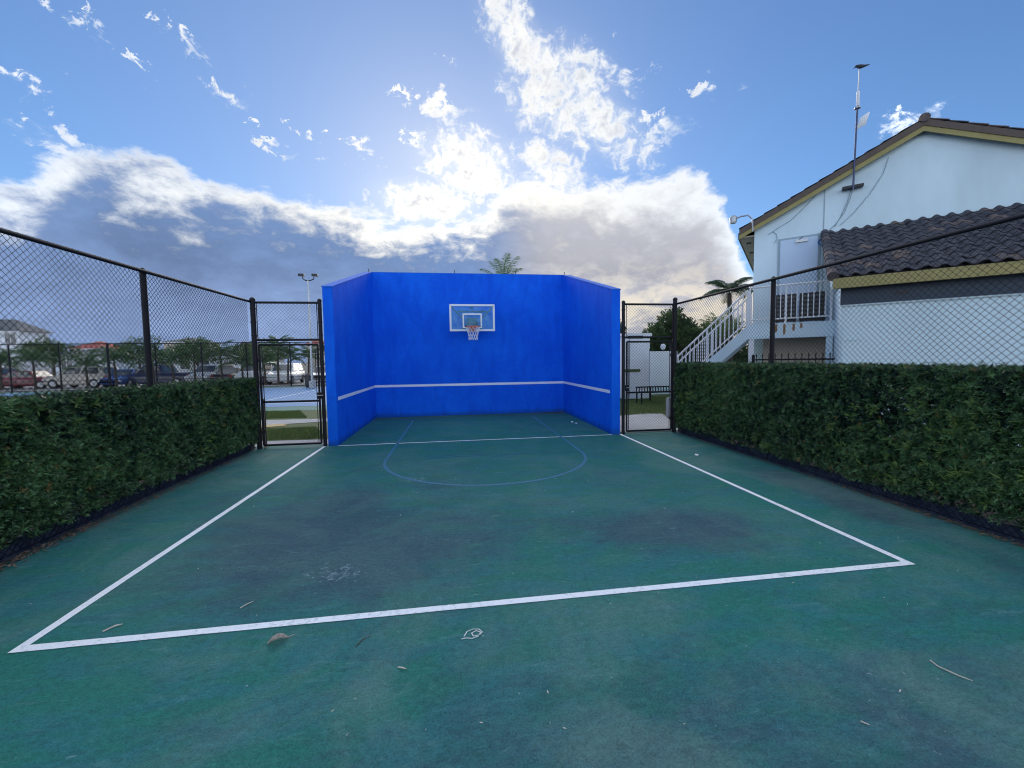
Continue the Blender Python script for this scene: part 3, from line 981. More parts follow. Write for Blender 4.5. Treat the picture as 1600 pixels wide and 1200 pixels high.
def gate(x0, x1, hinge_left, label_g, label_f):
    """fixed frame with mesh over-panel, and a swinging leaf inside it"""
    y = YF + 0.0
    fr = thing('gate_frame', label_f, 'gate frame', ((x0 + x1) / 2, y, 0))
    for x, r, h in ((x0, .05, 3.08), (x1, .038, 3.06)) if hinge_left else ((x0, .038, 3.06), (x1, .05, 3.14)):
        p = MB().tube([(x, y, 0), (x, y, h)], r, 14).build('post', 'black', fr, smooth=True)
        MB().lathe([(r + .004, 0), (r + .006, .03), (r * .7, .055), (.012, .065)], (x, y, h), 14).build('post_cap', 'black', p, smooth=True)
        for z in (2.35, 2.62, 2.9):
            MB().lathe([(r + .006, 0), (r + .006, .03)], (x, y, z), 14).build('tension_band', 'black', p)
    for z in (2.27, 3.04):
        MB().tube([(x0, y, z), (x1, y, z)], .024, 10).build('rail', 'black', fr, smooth=True)
    for x in (x0 + .07, x1 - .06):
        MB().bar((x, y, 2.28), (x, y, 3.03), .016, .008).build('tension_bar', 'black', fr)
    V, F = zigzag(x0 + .05, x1 - .04, 2.28, 3.05)
    tag(np_obj('wire_mesh', along(V, 'x', y), F, 'wire', fr), kind='stuff')
    g = thing('swing_gate', label_g, 'gate', ((x0 + x1) / 2, y, 0))
    a, b_ = x0 + .085, x1 - .075
    for (p, q) in (((a, .07), (a, 2.17)), ((b_, .07), (b_, 2.17)), ((a, 2.17), (b_, 2.17)), ((a, .07), (b_, .07)), ((a, .98), (b_, .98))):
        MB().tube([(p[0], y, p[1]), (q[0], y, q[1])], .022, 10).build('frame_tube', 'black', g, smooth=True)
    for x in (a + .05, b_ - .05):
        MB().bar((x, y, .1), (x, y, 2.14), .014, .007).build('tension_bar', 'black', g)
    V, F = zigzag(a, b_, .09, 2.16)
    tag(np_obj('wire_mesh', along(V, 'x', y), F, 'wire', g), kind='stuff')
    xh = a if hinge_left else b_
    xl = b_ if hinge_left else a
    for z in (.35, 1.85):
        MB().lathe([(.034, -.035), (.034, .035)], (xh, y, z), 10).build('hinge', 'black', g)
    l = MB().box(xl - .035, xl + .035, y - .06, y + .02, 1.02, 1.16).build('latch', 'black', g, .008)
    MB().bar((xl - .03, y - .07, 1.10), (xl + .09, y - .07, 1.10), .018).build('latch_arm', 'steel', l)
    return fr


gate(-4.09, -2.785, True, 'black chain-link swing gate between left hedge and blue wall', 'fixed black frame with mesh panel above the left gate')
gf = gate(3.90, 5.18, False, 'black chain-link swing gate between blue wall and right hedge', 'fixed black frame with mesh panel above the right gate')
MB().box(4.0, 4.36, YF - .07, YF - .03, 2.24, 2.31).build('closer_arm', 'black', gf, .005)
MB().box(-4.02, -3.975, 9.20, 9.25, 0, 1.05).build('edge_board', 'soffit', None)
tag(bpy.data.objects['edge_board'], 'weathered pale timber stake at the hedge end by the left gate', 'stake')
slab('gate_sill', 3.85, 5.2, 9.30, 9.45, -0.02, 0.03, 'concrete', kind='structure')

# ------------------------------------------------------------------ hedges
def vnoise(P, s, seed):
    r = np.random.default_rng(seed)
    out = np.zeros(len(P))
    for k in range(7):
        d = r.normal(size=3)
        d *= s * (0.6 + 1.6 * r.random()) / np.linalg.norm(d)
        out += np.sin(P @ d + r.random() * 6.28) * (0.9 - 0.08 * k)
    return out / 3.2


def leaf_sprays(P, D, nleaf, l0, l1, wfac, tint, droop=0.15, r=rng):
    """sprays of narrow folded leaves: P (n,3) tips, D (n,3) twig directions"""
    n = len(P)
    D = D / np.linalg.norm(D, axis=1, keepdims=True)
    a = np.cross(D, r.normal(size=(n, 3)))
    a /= np.linalg.norm(a, axis=1, keepdims=True)
    c = np.cross(D, a)
    ph = r.random((n, nleaf)) * 0.9 + np.arange(nleaf)[None] * (2 * math.pi * 0.382)
    spread = 0.55 + 0.75 * r.random((n, nleaf))
    dirs = (D[:, None] * np.cos(spread)[..., None] + (a[:, None] * np.cos(ph)[..., None] + c[:, None] * np.sin(ph)[..., None]) * np.sin(spread)[..., None])
    dirs[..., 2] -= droop * r.random((n, nleaf))
    dirs /= np.linalg.norm(dirs, axis=-1, keepdims=True)
    L = (l0 + (l1 - l0) * r.random((n, nleaf)))[..., None]
    base = P[:, None] - D[:, None] * (r.random((n, nleaf)) * l1 * 0.75)[..., None]
    side = np.cross(dirs, D[:, None])
    side /= np.linalg.norm(side, axis=-1, keepdims=True) + 1e-9
    W = L * wfac
    mid = base + dirs * L * 0.5
    lift = np.cross(side, dirs) * W * 0.35
    V = np.stack([base, mid + side * W + lift, base + dirs * L, mid - side * W + lift], 2)      # n, nleaf, 4, 3
    F = np.arange(n * nleaf * 4).reshape(-1, 4)
    T = np.repeat(tint[:, None] + r.normal(size=(n, nleaf)) * 0.10, 4, 1).ravel()
    return V.reshape(-1, 3), F, np.clip(T, 0, 1.5)


def hedge(x_in, s, ztop, label, seed):
    """x_in: x of the face towards the court, s: +1 if the hedge lies at larger x"""
    r = np.random.default_rng(seed)
    depth = 0.70
    t = thing('hedge', label, 'hedge', (x_in + s * depth / 2, 9.0, 0))
    y0, y1 = -0.9, 9.12
    Ps, Ds, Ts = [], [], []

    def face(n, far):
        y = y0 + (y1 - y0) * r.random(n)
        z = 0.16 + (ztop - 0.16) * r.random(n)
        dep = np.minimum(r.exponential(0.075, n), depth * .8)
        P = np.stack([np.zeros(n), y, z], 1)
        bump = vnoise(P, 5.5, seed) * 0.03 + vnoise(P, 18, seed + 1) * 0.035 + vnoise(P, 40, seed + 4) * 0.025
        dens = vnoise(P, 3.4, seed + 2) * .4 + vnoise(P, 9, seed + 3) * .35 + vnoise(P, 24, seed + 6) * .45
        keep = r.random(n) < np.clip(0.80 + 0.75 * dens, 0.08, 1) * np.clip((z - 0.10) / 0.22 + .25, 0, 1)
        x = (bump + dep - 0.03) if not far else depth - dep
        P[:, 0] = x_in + s * x
        D = np.stack([(-s if not far else s) * (0.75 + 0.5 * r.random(n)), r.normal(size=n) * 0.55, 0.28 + r.normal(size=n) * 0.5], 1)
        tint = np.clip(0.42 + 0.30 * dens + 0.20 * vnoise(P, 2.1, seed + 5) + r.normal(size=n) * .26 - dep * 2.4, 0.0, 1)  # leaves deeper in are tinted darker, gap shade put into the colour
        tint[r.random(n) < 0.05] += 0.3
        return P[keep], D[keep], tint[keep]
    for n, far in ((47000, False), (3500, True)):
        a = face(n, far)
        Ps.append(a[0]); Ds.append(a[1]); Ts.append(a[2])
    # trimmed top
    n = 7000
    y = y0 + (y1 - y0) * r.random(n)
    x = depth * r.random(n)
    P = np.stack([x_in + s * x, y, np.zeros(n)], 1)
    P[:, 2] = ztop + vnoise(P, 6, seed + 7) * 0.02 - np.minimum(r.exponential(0.06, n), .5)
    up = r.random(n) < .05
    P[up, 2] += 0.05 * r.random(up.sum())
    Ps.append(P)
    Ds.append(np.stack([r.normal(size=n) * .5, r.normal(size=n) * .5, 0.5 + r.random(n)], 1))
    Ts.append(np.clip(0.45 + r.normal(size=n) * .15, 0, 1))
    # end face by the gate
    n = 3200
    P = np.stack([x_in + s * depth * r.random(n), y1 - r.exponential(.05, n), 0.12 + (ztop - .12) * r.random(n)], 1)
    Ps.append(P)
    Ds.append(np.stack([r.normal(size=n) * .5, 0.6 + r.random(n), .2 + r.normal(size=n) * .4], 1))
    Ts.append(np.clip(0.35 + r.normal(size=n) * .15, 0, 1))
    Tt = np.concatenate(Ts)
    Tt[r.random(len(Tt)) < .004] = 1.35
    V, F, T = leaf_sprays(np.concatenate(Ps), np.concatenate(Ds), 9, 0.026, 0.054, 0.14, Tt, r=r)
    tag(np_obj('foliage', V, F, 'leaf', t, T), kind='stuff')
    # sparser leaves deep inside
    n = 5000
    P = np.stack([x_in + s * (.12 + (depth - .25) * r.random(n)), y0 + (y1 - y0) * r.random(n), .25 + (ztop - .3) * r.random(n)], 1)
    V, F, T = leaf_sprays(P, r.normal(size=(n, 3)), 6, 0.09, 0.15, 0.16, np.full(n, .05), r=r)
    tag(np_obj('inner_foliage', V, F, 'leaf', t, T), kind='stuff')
    # pale new shoots
    n = 420
    y = y0 + (y1 - y0) * r.random(n)
    z = .25 + (ztop - .3) * r.random(n)
    P = np.stack([np.zeros(n), y, z], 1)
    keep = vnoise(P, 2.6, seed + 9) > 0.1
    P[:, 0] = x_in - s * 0.035
    P = P[keep]
    D = np.stack([-s * np.ones(len(P)), r.normal(size=len(P)) * .5, .5 + .4 * r.random(len(P))], 1)
    V, F, T = leaf_sprays(P, D, 11, 0.06, 0.11, 0.085, np.clip(.4 + r.normal(size=len(P)) * .2, 0, 1), r=r)
    tag(np_obj('young_shoots', V, F, 'leaf_new', t, T), kind='stuff')
    for k in range(int((y1 - y0) / .42)):
        y = y0 + .2 + k * .42 + random.uniform(-.08, .08)
        x = x_in + s * (.34 + random.uniform(-.05, .05))
        st = MB().tube([(x, y, -.02), (x + random.uniform(-.03, .03), y + random.uniform(-.05, .05), .5), (x + random.uniform(-.05, .05), y + random.uniform(-.1, .1), ztop - .15)], [.024, .018, .008], 7)
        for q in range(5):
            zz = .25 + q * .24
            e = (x - s * random.uniform(.1, .3), y + random.uniform(-.25, .25), zz + random.uniform(.1, .3))
            st.tube([(x, y, zz), e], [.009, .003], 5)
        st.build('trunk', 'bark', t)
    return t


hedge(FL + 0.07, -1, 1.475, 'dark green clipped hedge left of the court', 21)
hedge(FR - 0.06, 1, 1.655, 'dark green clipped hedge right of the court', 55)
sheet('planting_bed', [(-5.6, -6), (-4.24, -6), (-4.24, 9.35), (-5.6, 9.35)], 0.006, 'soil', kind='structure')
sheet('planting_bed', [(5.32, -6), (6.6, -6), (6.6, 9.35), (5.32, 9.35)], 0.006, 'soil', kind='structure')
flakes('leaf_litter', 1500, lambda: (-4.15 + abs(random.gauss(0, .085)), random.choice((random.uniform(1, 8.6), random.gauss(4.4, 1.0)))), .008, .032, 'litter',
       'brown leaf litter along the foot of the left fence', 'litter')
flakes('leaf_litter', 900, lambda: (5.24 - abs(random.gauss(0, .06)), random.choice((random.uniform(1, 8.6), random.gauss(3.6, .8)))), .008, .026, 'litter',
       'brown leaf litter along the foot of the right fence', 'litter')
flakes('dry_specks', 150, lambda: (random.uniform(-3.9, 5.0), random.uniform(1.2, 9)), .004, .012, 'pale_bit',
       'tiny pale dry flecks scattered over the green court', 'litter')


# ------------------------------------------------------------------ loose things on the court
def dry_leaf(loc, rz, l, label, mat='litter'):
    n, k = 8, 4
    v, f = [], []
    for i in range(n + 1):
        u = i / n
        w = math.sin(math.pi * min(1, u * .92 + .04)) ** .8 * l * .24
        for j in range(-k, k + 1):
            q = j / k
            v.append(((u - .5) * l, q * w, .006 + abs(q) ** 1.6 * w * .75 + .012 * math.sin(u * 3.1)))
    m_ = 2 * k + 1
    for i in range(n):
        for j in range(2 * k):
            f.append((i * m_ + j, i * m_ + j + 1, (i + 1) * m_ + j + 1, (i + 1) * m_ + j))
    t = thing('dry_leaf', label, 'leaf', loc, rz)
    MB().add(v, f).build('blade', mat, t, smooth=True, local=True)
    MB().tube([(l * .45, 0, .012), (l * .62, .004, .014), (l * .78, .012, .012)], [.003, .0025, .0015], 6).build('stalk', mat, t, local=True)
    return t


dry_leaf((-1.17, 2.735, 0.0), rad(18), .12, 'curled pale brown leaf lying just before the near white line', 'dryleaf')


def twig(pts, r, label, mat='pale_bit'):
    o = MB().tube([(0, 0, r)] + [(x - pts[0][0], y - pts[0][1], r + (z if len(p3) > 2 else 0)) for p3 in pts[1:] for (x, y, z) in [(*p3[:2], p3[2] if len(p3) > 2 else 0)]], [r] * (len(pts) - 1) + [r * .5], 6).build('twig', mat)
    o.location = (pts[0][0], pts[0][1], .001)
    return tag(o, label, 'twig')


twig([(2.72, 1.95), (2.705, 1.90, .004), (2.735, 1.82, .006), (2.77, 1.785, .002)], .0035, 'bent pale twig on the green court below the right corner')
twig([(-0.66, 2.60), (-0.63, 2.66, .004), (-0.58, 2.69, .003)], .0028, 'thin dark curved twig right of the curled leaf', 'bark')
twig([(-0.37, 2.38), (-0.345, 2.368, .004), (-0.32, 2.36)], .004, 'short pale twig in front of the chalk squiggle')
twig([(-2.39, 3.02), (-2.35, 3.07, .004), (-2.32, 3.09)], .0055, 'short pale twig inside the left corner of the white lines')
twig([(-1.60, 3.16), (-1.57, 3.20, .004), (-1.545, 3.24)], .004, 'short pale twig between white line and pale scuffs')
twig([(1.93, 1.66), (1.95, 1.635, .003)], .004, 'tiny straw twig near the bottom right of the court')
twig([(-0.2, 1.72), (-0.17, 1.735, .004), (-0.14, 1.73)], .003, 'hooked pale twig close to the bottom of the picture')
for (x, y, lab) in ((3.25, 11.2, 'two-lobed pale litter scrap by the right side wall'), (3.3, 10.95, 'smaller pale litter scrap nearer along the right side wall'), (4.35, 6.9, 'white scrap on the court beside the right fence')):
    a = random.uniform(0, 3)
    o = MB().add([(-.05, -.02, .004), (.0, -.035, .02), (.06, -.01, .008), (.03, .03, .022), (-.03, .035, .006)], [(0, 1, 2, 3, 4)]).build('paper_scrap', 'white')
    o.location = (x, y, 0)
    o.rotation_euler[2] = a
    tag(o, lab, 'litter')

# ------------------------------------------------------------------ the two-storey building on the right
BL = (8.95, 11.40, 0)
bd = thing('clubhouse', 'pale stucco two-storey building with tiled gable roof beyond the right hedge', 'building', BL, rad(-42))
GW, EZ, PZ, BD = 7.10, 5.62, 7.36, 12.0
lo = dict(parent=bd, local=True)
MB().prism([(0, -.05), (GW, -.05), (GW, EZ), (GW / 2, PZ), (0, EZ)], 'y', 0, BD).build('wall', 'stucco', **lo)
sl = (PZ - EZ) / (GW / 2)
ov = 0.38
rk = 0.16
# roof deck, both slopes, with overhang
rt = .14
dk = MB()
for s in (0, 1):
    def U(u):
        return u if s == 0 else GW - u
    za = EZ - ov * sl
    dk.prism([(U(-ov), za + .02), (U(GW / 2), PZ + .022), (U(GW / 2), PZ + .02 + rt), (U(-ov), za + .02 + rt)], 'y', -rk, BD + .2)
roof = dk.build('roof', 'tile', **lo)
lr = dict(parent=roof, local=True)
for s in (0, 1):
    def U(u):
        return u if s == 0 else GW - u
    za = EZ - ov * sl
    # barge board along the rake, ochre
    MB().prism([(U(-ov), za - .13), (U(GW / 2), PZ - .13), (U(GW / 2), PZ - .005), (U(-ov), za - .005)], 'y', -rk - .03, -rk + .002).build('bargeboard', 'fascia', **lr)
    MB().prism([(U(-ov), za - .004), (U(GW / 2), PZ - .004), (U(GW / 2), PZ + .15), (U(-ov), za + .15)], 'y', -rk - .05, -rk + .001).build('rake_trim', 'fascia_dark', **lr)
# eave fascia, soffit and vents on the left side
za = EZ - ov * sl
MB().box(-ov - .03, -ov + .0, -rk, BD + .2, za - .12, za + .06).build('eave_fascia', 'fascia_dark', **lr)
sf = MB().box(-ov + .003, -.003, -rk + .01, BD, za - .10, za - .06).build('soffit', 'soffit', **lr)
for k in range(8):
    MB().box(-.26, -.12, .5 + k * 1.4, .72 + k * 1.4, za - .108, za - .099).build('soffit_vent', 'dark', **lr)


def rtile(name='roof_tile', l=.40, w=.265, h=.048):
    """S-profile clay tile: local x across, y up the slope, z out"""
    prof = []
    for i in range(9):
        u = i / 8
        x = (u - .5) * w
        z = h * math.sin(math.pi * min(1, u / .62)) if u < .62 else -h * .25 * math.sin(math.pi * (u - .62) / .38)
        prof.append((x, z))
    v, f = [], []
    n = len(prof)
    for (y, k, dz) in ((0, 1.04, .022), (l, .96, 0.0)):
        for (x, z) in prof:
            v.append((x * k, y, z * k + dz))
        for (x, z) in prof:
            v.append((x * k, y, z * k + dz - .018))
    for i in range(n - 1):
        f.append((i, i + 1, 2 * n + i + 1, 2 * n + i))
        f.append((n + i, 3 * n + i, 3 * n + i + 1, n + i + 1))
        f.append((i, n + i, n + i + 1, i + 1))
    me = MB().add(v, f).mesh(name, M['tile'], smooth=True)
    return me


tile_me = rtile()
tile_me2 = tile_me.copy()
tile_me2.materials[0] = M['tile_light']


def lay_tile(mat4, parent, me=None):
    o = bpy.data.objects.new('roof_tile', me or tile_me)
    link(o, parent)
    o.matrix_local = mat4
    return o


def frame(ax, ay, org):
    ax, ay = Vector(ax).normalized(), Vector(ay).normalized()
    az = ax.cross(ay)
    m4 = Matrix((ax, ay, az)).transposed().to_4x4()
    m4.translation = Vector(org)
    return m4


# rake tiles along the gable edge, ridge caps, and the first rows behind them
ang_s = math.atan(sl)
Ls = (GW / 2 + ov) / math.cos(ang_s)
for s in (0, 1):
    sg = 1 if s == 0 else -1
    u0 = -ov if s == 0 else GW + ov
    d = Vector((sg * math.cos(ang_s), 0, math.sin(ang_s)))
    nt_ = int(Ls / .35)
    for k in range(nt_):
        for row in range(2):
            p = Vector((u0, -rk - .02 + row * .265, za + .02 + rt + .01)) + d * (k * .355) + Vector((0, .1, 0))
            jit = random.uniform(-.006, .006)
            ax = Vector((0, 1 if s else -1, 0))
            lay_tile(frame(ax, d + Vector((0, jit * 3, jit)), p), roof, tile_me if random.random() < .8 else tile_me2)
for k in range(6):
    o = MB().tube([(GW / 2, -rk - .08 + k * .36, PZ + rt + .03), (GW / 2, -rk + .33 + k * .36, PZ + rt + .025)], [.105, .09], 12).build('ridge_tile', 'tile_light', roof, local=True, smooth=True)

# upstairs door
MB().box(.60, 1.60, -.035, -.003, 2.60, 5.17).build('door_frame', 'cable', **lo)
dr = MB().box(.66, 1.54, -.058, -.036, 2.62, 5.11).build('door', 'door', parent=bd, local=True, bevel=.004)
MB().box(1.02, 1.30, -.115, -.059, 4.99, 5.06).build('door_closer', 'steel', parent=dr, local=True)
MB().bar((1.1, -.1, 5.07), (1.2, -.22, 5.12), .02).build('closer_arm', 'steel', parent=dr, local=True)
MB().tube([(.73, -.06, 3.6), (.73, -.12, 3.6), (.82, -.12, 3.6)], .014, 6).build('handle', 'steel', parent=dr, local=True)
# stucco control joint and conduits on the gable
MB().box(1.545 + .10, 1.565 + .10, -.012, -.002, 5.25, 6.42).build('control_joint', 'cable', **lo)
cab = [[(.35, 5.35), (.6, 5.50), (.9, 5.66), (1.15, 5.90), (1.45, 6.20)], [(2.26, 6.25), (2.20, 5.95), (2.10, 5.65), (1.95, 5.40), (1.78, 5.22)],
       [(2.22, 6.25), (2.15, 5.9), (2.0, 5.5), (1.90, 5.3)], [(2.95, 6.85), (2.85, 6.45), (2.6, 6.0), (2.3, 5.6), (2.0, 5.3)], [(.45, 5.42), (.55, 5.35), (.58, 5.2), (.5, 5.08)],
       [(1.66, 5.2), (1.66, 4.6), (1.66, 3.9), (1.66, 2.7)]]
for pts in cab:
    MB().tube([(u, -.016, z) for u, z in pts], .008, 5).build('wall_cable', 'cable', **lo)
coil = MB()
for k in range(3):
    coil.tube([(1.66 + (.10 + k * .012) * math.cos(t * .4488), -.04 - k * .012, 4.92 + (.075 + k * .01) * math.sin(t * .4488)) for t in range(14)], .012, 6, closed=True)
coil.build('cable_coil', 'bluecable', **lo)

# single-storey wing with shed tile roof
W0, W1, WV = 1.80, 8.6, -3.0
WZ = 3.30
MB().box(W0 + .06, W1, WV + .02, -.004, -.05, WZ).build('wing_wall', 'stucco', **lo)
MB().box(W0 + .045, W1, WV - .02, WV + .018, 2.86, 3.32).build('dark_band', 'darkband', **lo)
MB().box(W0 + .045, W1, WV - .03, WV - .0205, 2.845, 2.87).build('band_trim', 'stucco', **lo)
sz0, sz1 = 3.44, 5.14
run = -.004 - (WV - .28)
slp = math.atan2(sz1 - sz0, run)
wr = MB().prism([(WV - .28, sz0 - .03), (-.004, sz1 - .03), (-.004, sz1 - .17), (WV - .28, sz0 - .17)], 'x', W0 - .10, W1 + .2).build('wing_roof', 'tile', **lo)
MB().box(W0 - .11, W1 + .2, WV - .315, WV - .282, sz0 - .24, sz0 - .025).build('eave_fascia', 'fascia', parent=wr, local=True)
MB().box(W0 - .09, W1 + .2, WV - .28, WV + .015, sz0 - .215, sz0 - .175).build('soffit', 'fascia', parent=wr, local=True)
MB().prism([(WV - .28, sz0 - .25), (-.004, sz1 - .25), (-.004, sz1 - .02), (WV - .28, sz0 - .02)], 'x', W0 - .135, W0 - .103).build('rake_board', 'stucco', parent=wr, local=True)
d = Vector((0, math.cos(slp), math.sin(slp)))
LS = run / math.cos(slp)
nr = int(LS / .345)
ncol = int((W1 + .1 - W0) / .26)
for c in range(ncol):
    for k in range(nr + 1):
        lmax = min(.40, LS - k * .345)
        if lmax < .15:
            continue
        jx = random.uniform(-.012, .012)
        p = Vector((W0 + .05 + c * .26 + jx, WV - .33, sz0 - .005)) + d * (k * .345 + random.uniform(-.012, .012))
        ax = Vector((1, random.uniform(-.02, .02), random.uniform(-.02, .02)))
        lay_tile(frame(ax, d, p), wr, tile_me if random.random() < .88 else tile_me2)
for k in range(nr + 1):       # verge tiles rolled over the left rake
    p = Vector((W0 - .12, WV - .34, sz0 + .015)) + d * (k * .335)
    q = p + d * .38
    MB().tube([p, q], [.105, .09], 10).build('verge_tile', 'tile' if k % 4 else 'tile_light', parent=wr, local=True, smooth=True)
# wall conduit and small vent on the wing
MB().tube([(W0 + .10, WV + .0, .3), (W0 + .10, WV - .012, 2.0), (W0 + .10, WV - .012, 2.42)], .014, 6).build('conduit', 'stucco', **lo)
MB().tube([(W0 + .12, WV - .012, 2.12), (W0 + .48, WV - .012, 2.12)], .012, 6).build('conduit', 'stucco', **lo)
MB().box(2.72, 2.92, WV - .05, WV - .021, 3.02, 3.07).build('wall_bracket', 'dark', **lo)

# floodlight on the eave corner
fl = thing('floodlight', 'grey floodlight on a curved arm at the building eave corner', 'light', (8.95 - .35, 11.4 + .1, 5.5), rad(-42))
MB().tube([(.30, -.10, -.05), (.29, -.16, .30), (.18, -.19, .42), (0, -.21, .42), (-.12, -.22, .38)], .022, 8).build('arm', 'steel', fl, local=True, smooth=True)
MB().lathe([(.05, -.10), (.09, -.08), (.105, .06), (.06, .11), (.02, .12)], (-.20, -.22, .36), 12).build('lamp_head', 'steel', fl, local=True, smooth=True)
MB().lathe([(.085, -.012), (.085, 0)], (-.20, -.22, .268), 12).build('lens', 'lamp', fl, local=True)

# antenna mast fixed to the gable
LA, LB = Vector((.743, -.669, 0)), Vector((.669, .743, 0))


def bw_(u, v, z):
    return Vector(BL) + LA * u + LB * v + Vector((0, 0, z))


base = bw_(2.24, -.22, 6.12)
mt_ = thing('antenna_mast', 'tall thin antenna mast bracketed to the pale gable wall', 'antenna', base, rad(-42))
lm = dict(parent=mt_, local=True)
MB().tube([(0, 0, 0), (.03, 0, 2.05)], .022, 10).build('lower_mast', 'navy_tube', smooth=True, **lm)
MB().tube([(.031, 0, 2.05), (.045, 0, 3.02)], .014, 8).build('upper_mast', 'steel', smooth=True, **lm)
MB().box(-.22, .22, .02, .19, .08, .14).build('wall_bracket', 'dark', bevel=.008, **lm)
MB().box(-.10, .10, .03, .06, .55, .58).build('clamp', 'dark', **lm)
MB().lathe([(.03, 0), (.036, .02), (.036, .34), (.025, .37)], (.035, 0, 2.12), 12).build('antenna_radome', 'white', smooth=True, **lm)
MB().lathe([(.07, 0), (.07, .03)], (.033, 0, 2.05), 10).build('collar', 'steel', **lm)
dish = []
for i in range(7):
    for j in range(7):
        u, w = i / 6 - .5, j / 6 - .5
        dish.append((.15 + u * .20 + w * .08, -.06 + .16 * (u * u + w * w), 1.70 + w * .30 + u * .10))
MB().add(dish, [(i * 7 + j, i * 7 + j + 1, (i + 1) * 7 + j + 1, (i + 1) * 7 + j) for i in range(6) for j in range(6)]).build('dish', 'white', smooth=True, **lm)
MB().bar((.03, 0, 1.66), (.16, -.05, 1.70), .02).build('dish_arm', 'steel', **lm)
# bird on the mast top
bp = bw_(2.24 + .045, -.22, 6.12 + 3.02)
bi = thing('bird', 'small dark bird perched on the antenna mast tip', 'bird', bp, rad(-42))
me = bpy.data.meshes.new('body')
P = [(-.10, .075), (-.075, .105), (-.03, .085), (.03, .06), (.09, .05), (.20, .045)]
Rr = [.010, .028, .042, .048, .030, .007]
MB().tube([(x, 0, z + .0) for x, z in P], Rr, 10).build('body', 'bird', bi, local=True, smooth=True)
MB().tube([(-.10, 0, .077), (-.135, 0, .068)], [.008, .002], 6).build('beak', 'dark', bi, local=True)
for s in (-1, 1):
    MB().tube([(.01, s * .018, .03), (.0, s * .018, 0)], .004, 5).build('leg', 'dark', bi, local=True)

# ------------------------------------------------------------------ outside stair and landing
stt = thing('outside_staircase', 'white outside staircase with railings rising to the upstairs landing', 'staircase', BL, rad(-42))
ls = dict(parent=stt, local=True)
LV0, LV1, LZ = -1.50, -.065, 2.62
MB().box(0.0, 1.86, LV0, LV1, LZ - .12, LZ).build('landing_slab', 'concrete', **ls)
MB().box(0.0, 1.86, LV0 - .05, LV0 - .003, LZ - .36, LZ + .03).build('landing_beam', 'stucco', **ls)
for (u, w) in ((.62, .18), (.80, .25), (1.0, .16), (1.16, .1)):
    MB().box(u, u + .05, LV0 - .0535, LV0 - .0505, LZ - w - .02, LZ + .0).build('rust_run', 'rust', **ls)
MB().box(.02, .15, LV0 - .045, LV0 + .085, -.05, LZ - .365).build('landing_post', 'white', **ls)
MB().box(1.70, 1.83, LV0 - .045, LV0 + .085, -.05, LZ - .365).build('landing_post', 'stucco', **ls)
MB().box(.3, 1.86, -.30, -.26, -.05, LZ - .125).build('under_landing_wall', 'stucco_beige', **ls)
SA = rad(44)
NS = 10
rise = LZ / 14
run_ = rise / math.tan(SA)
for side in (LV0 - .02, LV0 + 1.02):
    L = NS * run_ + .02
    MB().prism([(0, LZ - .02), (0, LZ - .36), (-L, LZ - .36 - L * math.tan(SA)), (-L - .12, LZ - .30 - L * math.tan(SA)), (-L, LZ - L * math.tan(SA) + .08)], 'y', side - .03, side + .03).build('stringer', 'stucco', **ls)
for k in range(NS):
    z = LZ - (k + 1) * rise
    u = -(k + .5) * run_
    MB().box(u - run_ * .62, u + run_ * .5, LV0 + .012, LV0 + .985, z - .05, z).build('tread', 'concrete', **ls)


def railing(p0, p1, n, h, parent, posts=True):
    p0, p1 = Vector(p0), Vector(p1)
    MB().tube([p0 + Vector((0, 0, h)), p1 + Vector((0, 0, h))], .026, 8).build('handrail', 'white', parent, local=True, smooth=True)
    MB().tube([p0 + Vector((0, 0, .12)), p1 + Vector((0, 0, .12))], .018, 8).build('bottom_rail', 'white', parent, local=True, smooth=True)
    for k in range(n + 1):
        q = p0 + (p1 - p0) * k / n
        thick = posts and k in (0, n, n // 2)
        w = .05 if thick else .022
        z0 = .0 if thick else .12
        MB().box(q.x - w / 2, q.x + w / 2, q.y - w / 2, q.y + w / 2, q.z + z0, q.z + h - .01).build('newel' if thick else 'baluster', 'white', parent, local=True)


railing((0.03, LV0 - .02, LZ + .03), (1.78, LV0 - .02, LZ + .03), 15, .98, stt)
for side in (LV0 - .02, LV0 + 1.02):
    railing((-.02, side, LZ + .0), (-2.02, side, LZ - 2.0 * math.tan(SA) - .02), 18, .95, stt)
MB().box(-2.13, -1.90, LV0 - .06, LV0 + 2.4, -.05, LZ - 11 * rise).build('lower_landing', 'concrete', **ls)
# louvred dark units behind the landing railing
for k, (u0, u1, lab) in enumerate(((.60, 1.08, 'dark louvred unit behind the landing railing, nearer the stairs'), (1.14, 1.70, 'wider dark louvred unit behind the landing railing, nearer the tiled roof'))):
    b0 = bw_((u0 + u1) / 2, -.95, LZ)
    lu = thing('louvred_unit', lab, 'louvre', b0, rad(-42), 'dark louvred units on the landing')
    w = (u1 - u0) / 2
    MB().box(-w, w, -.14, .14, .10, .82).build('casing', 'dark', lu, local=True, bevel=.01)
    for q in range(6):
        MB().bar((-w + .03, -.15, .18 + q * .11), (w - .03, -.15, .18 + q * .11), .02, .07, up=(0, .6, 1)).build('slat', 'louvre', lu, local=True)
    for x in (-w + .05, w - .05):
        MB().box(x - .02, x + .02, -.1, .1, 0, .10).build('foot', 'dark', lu, local=True)
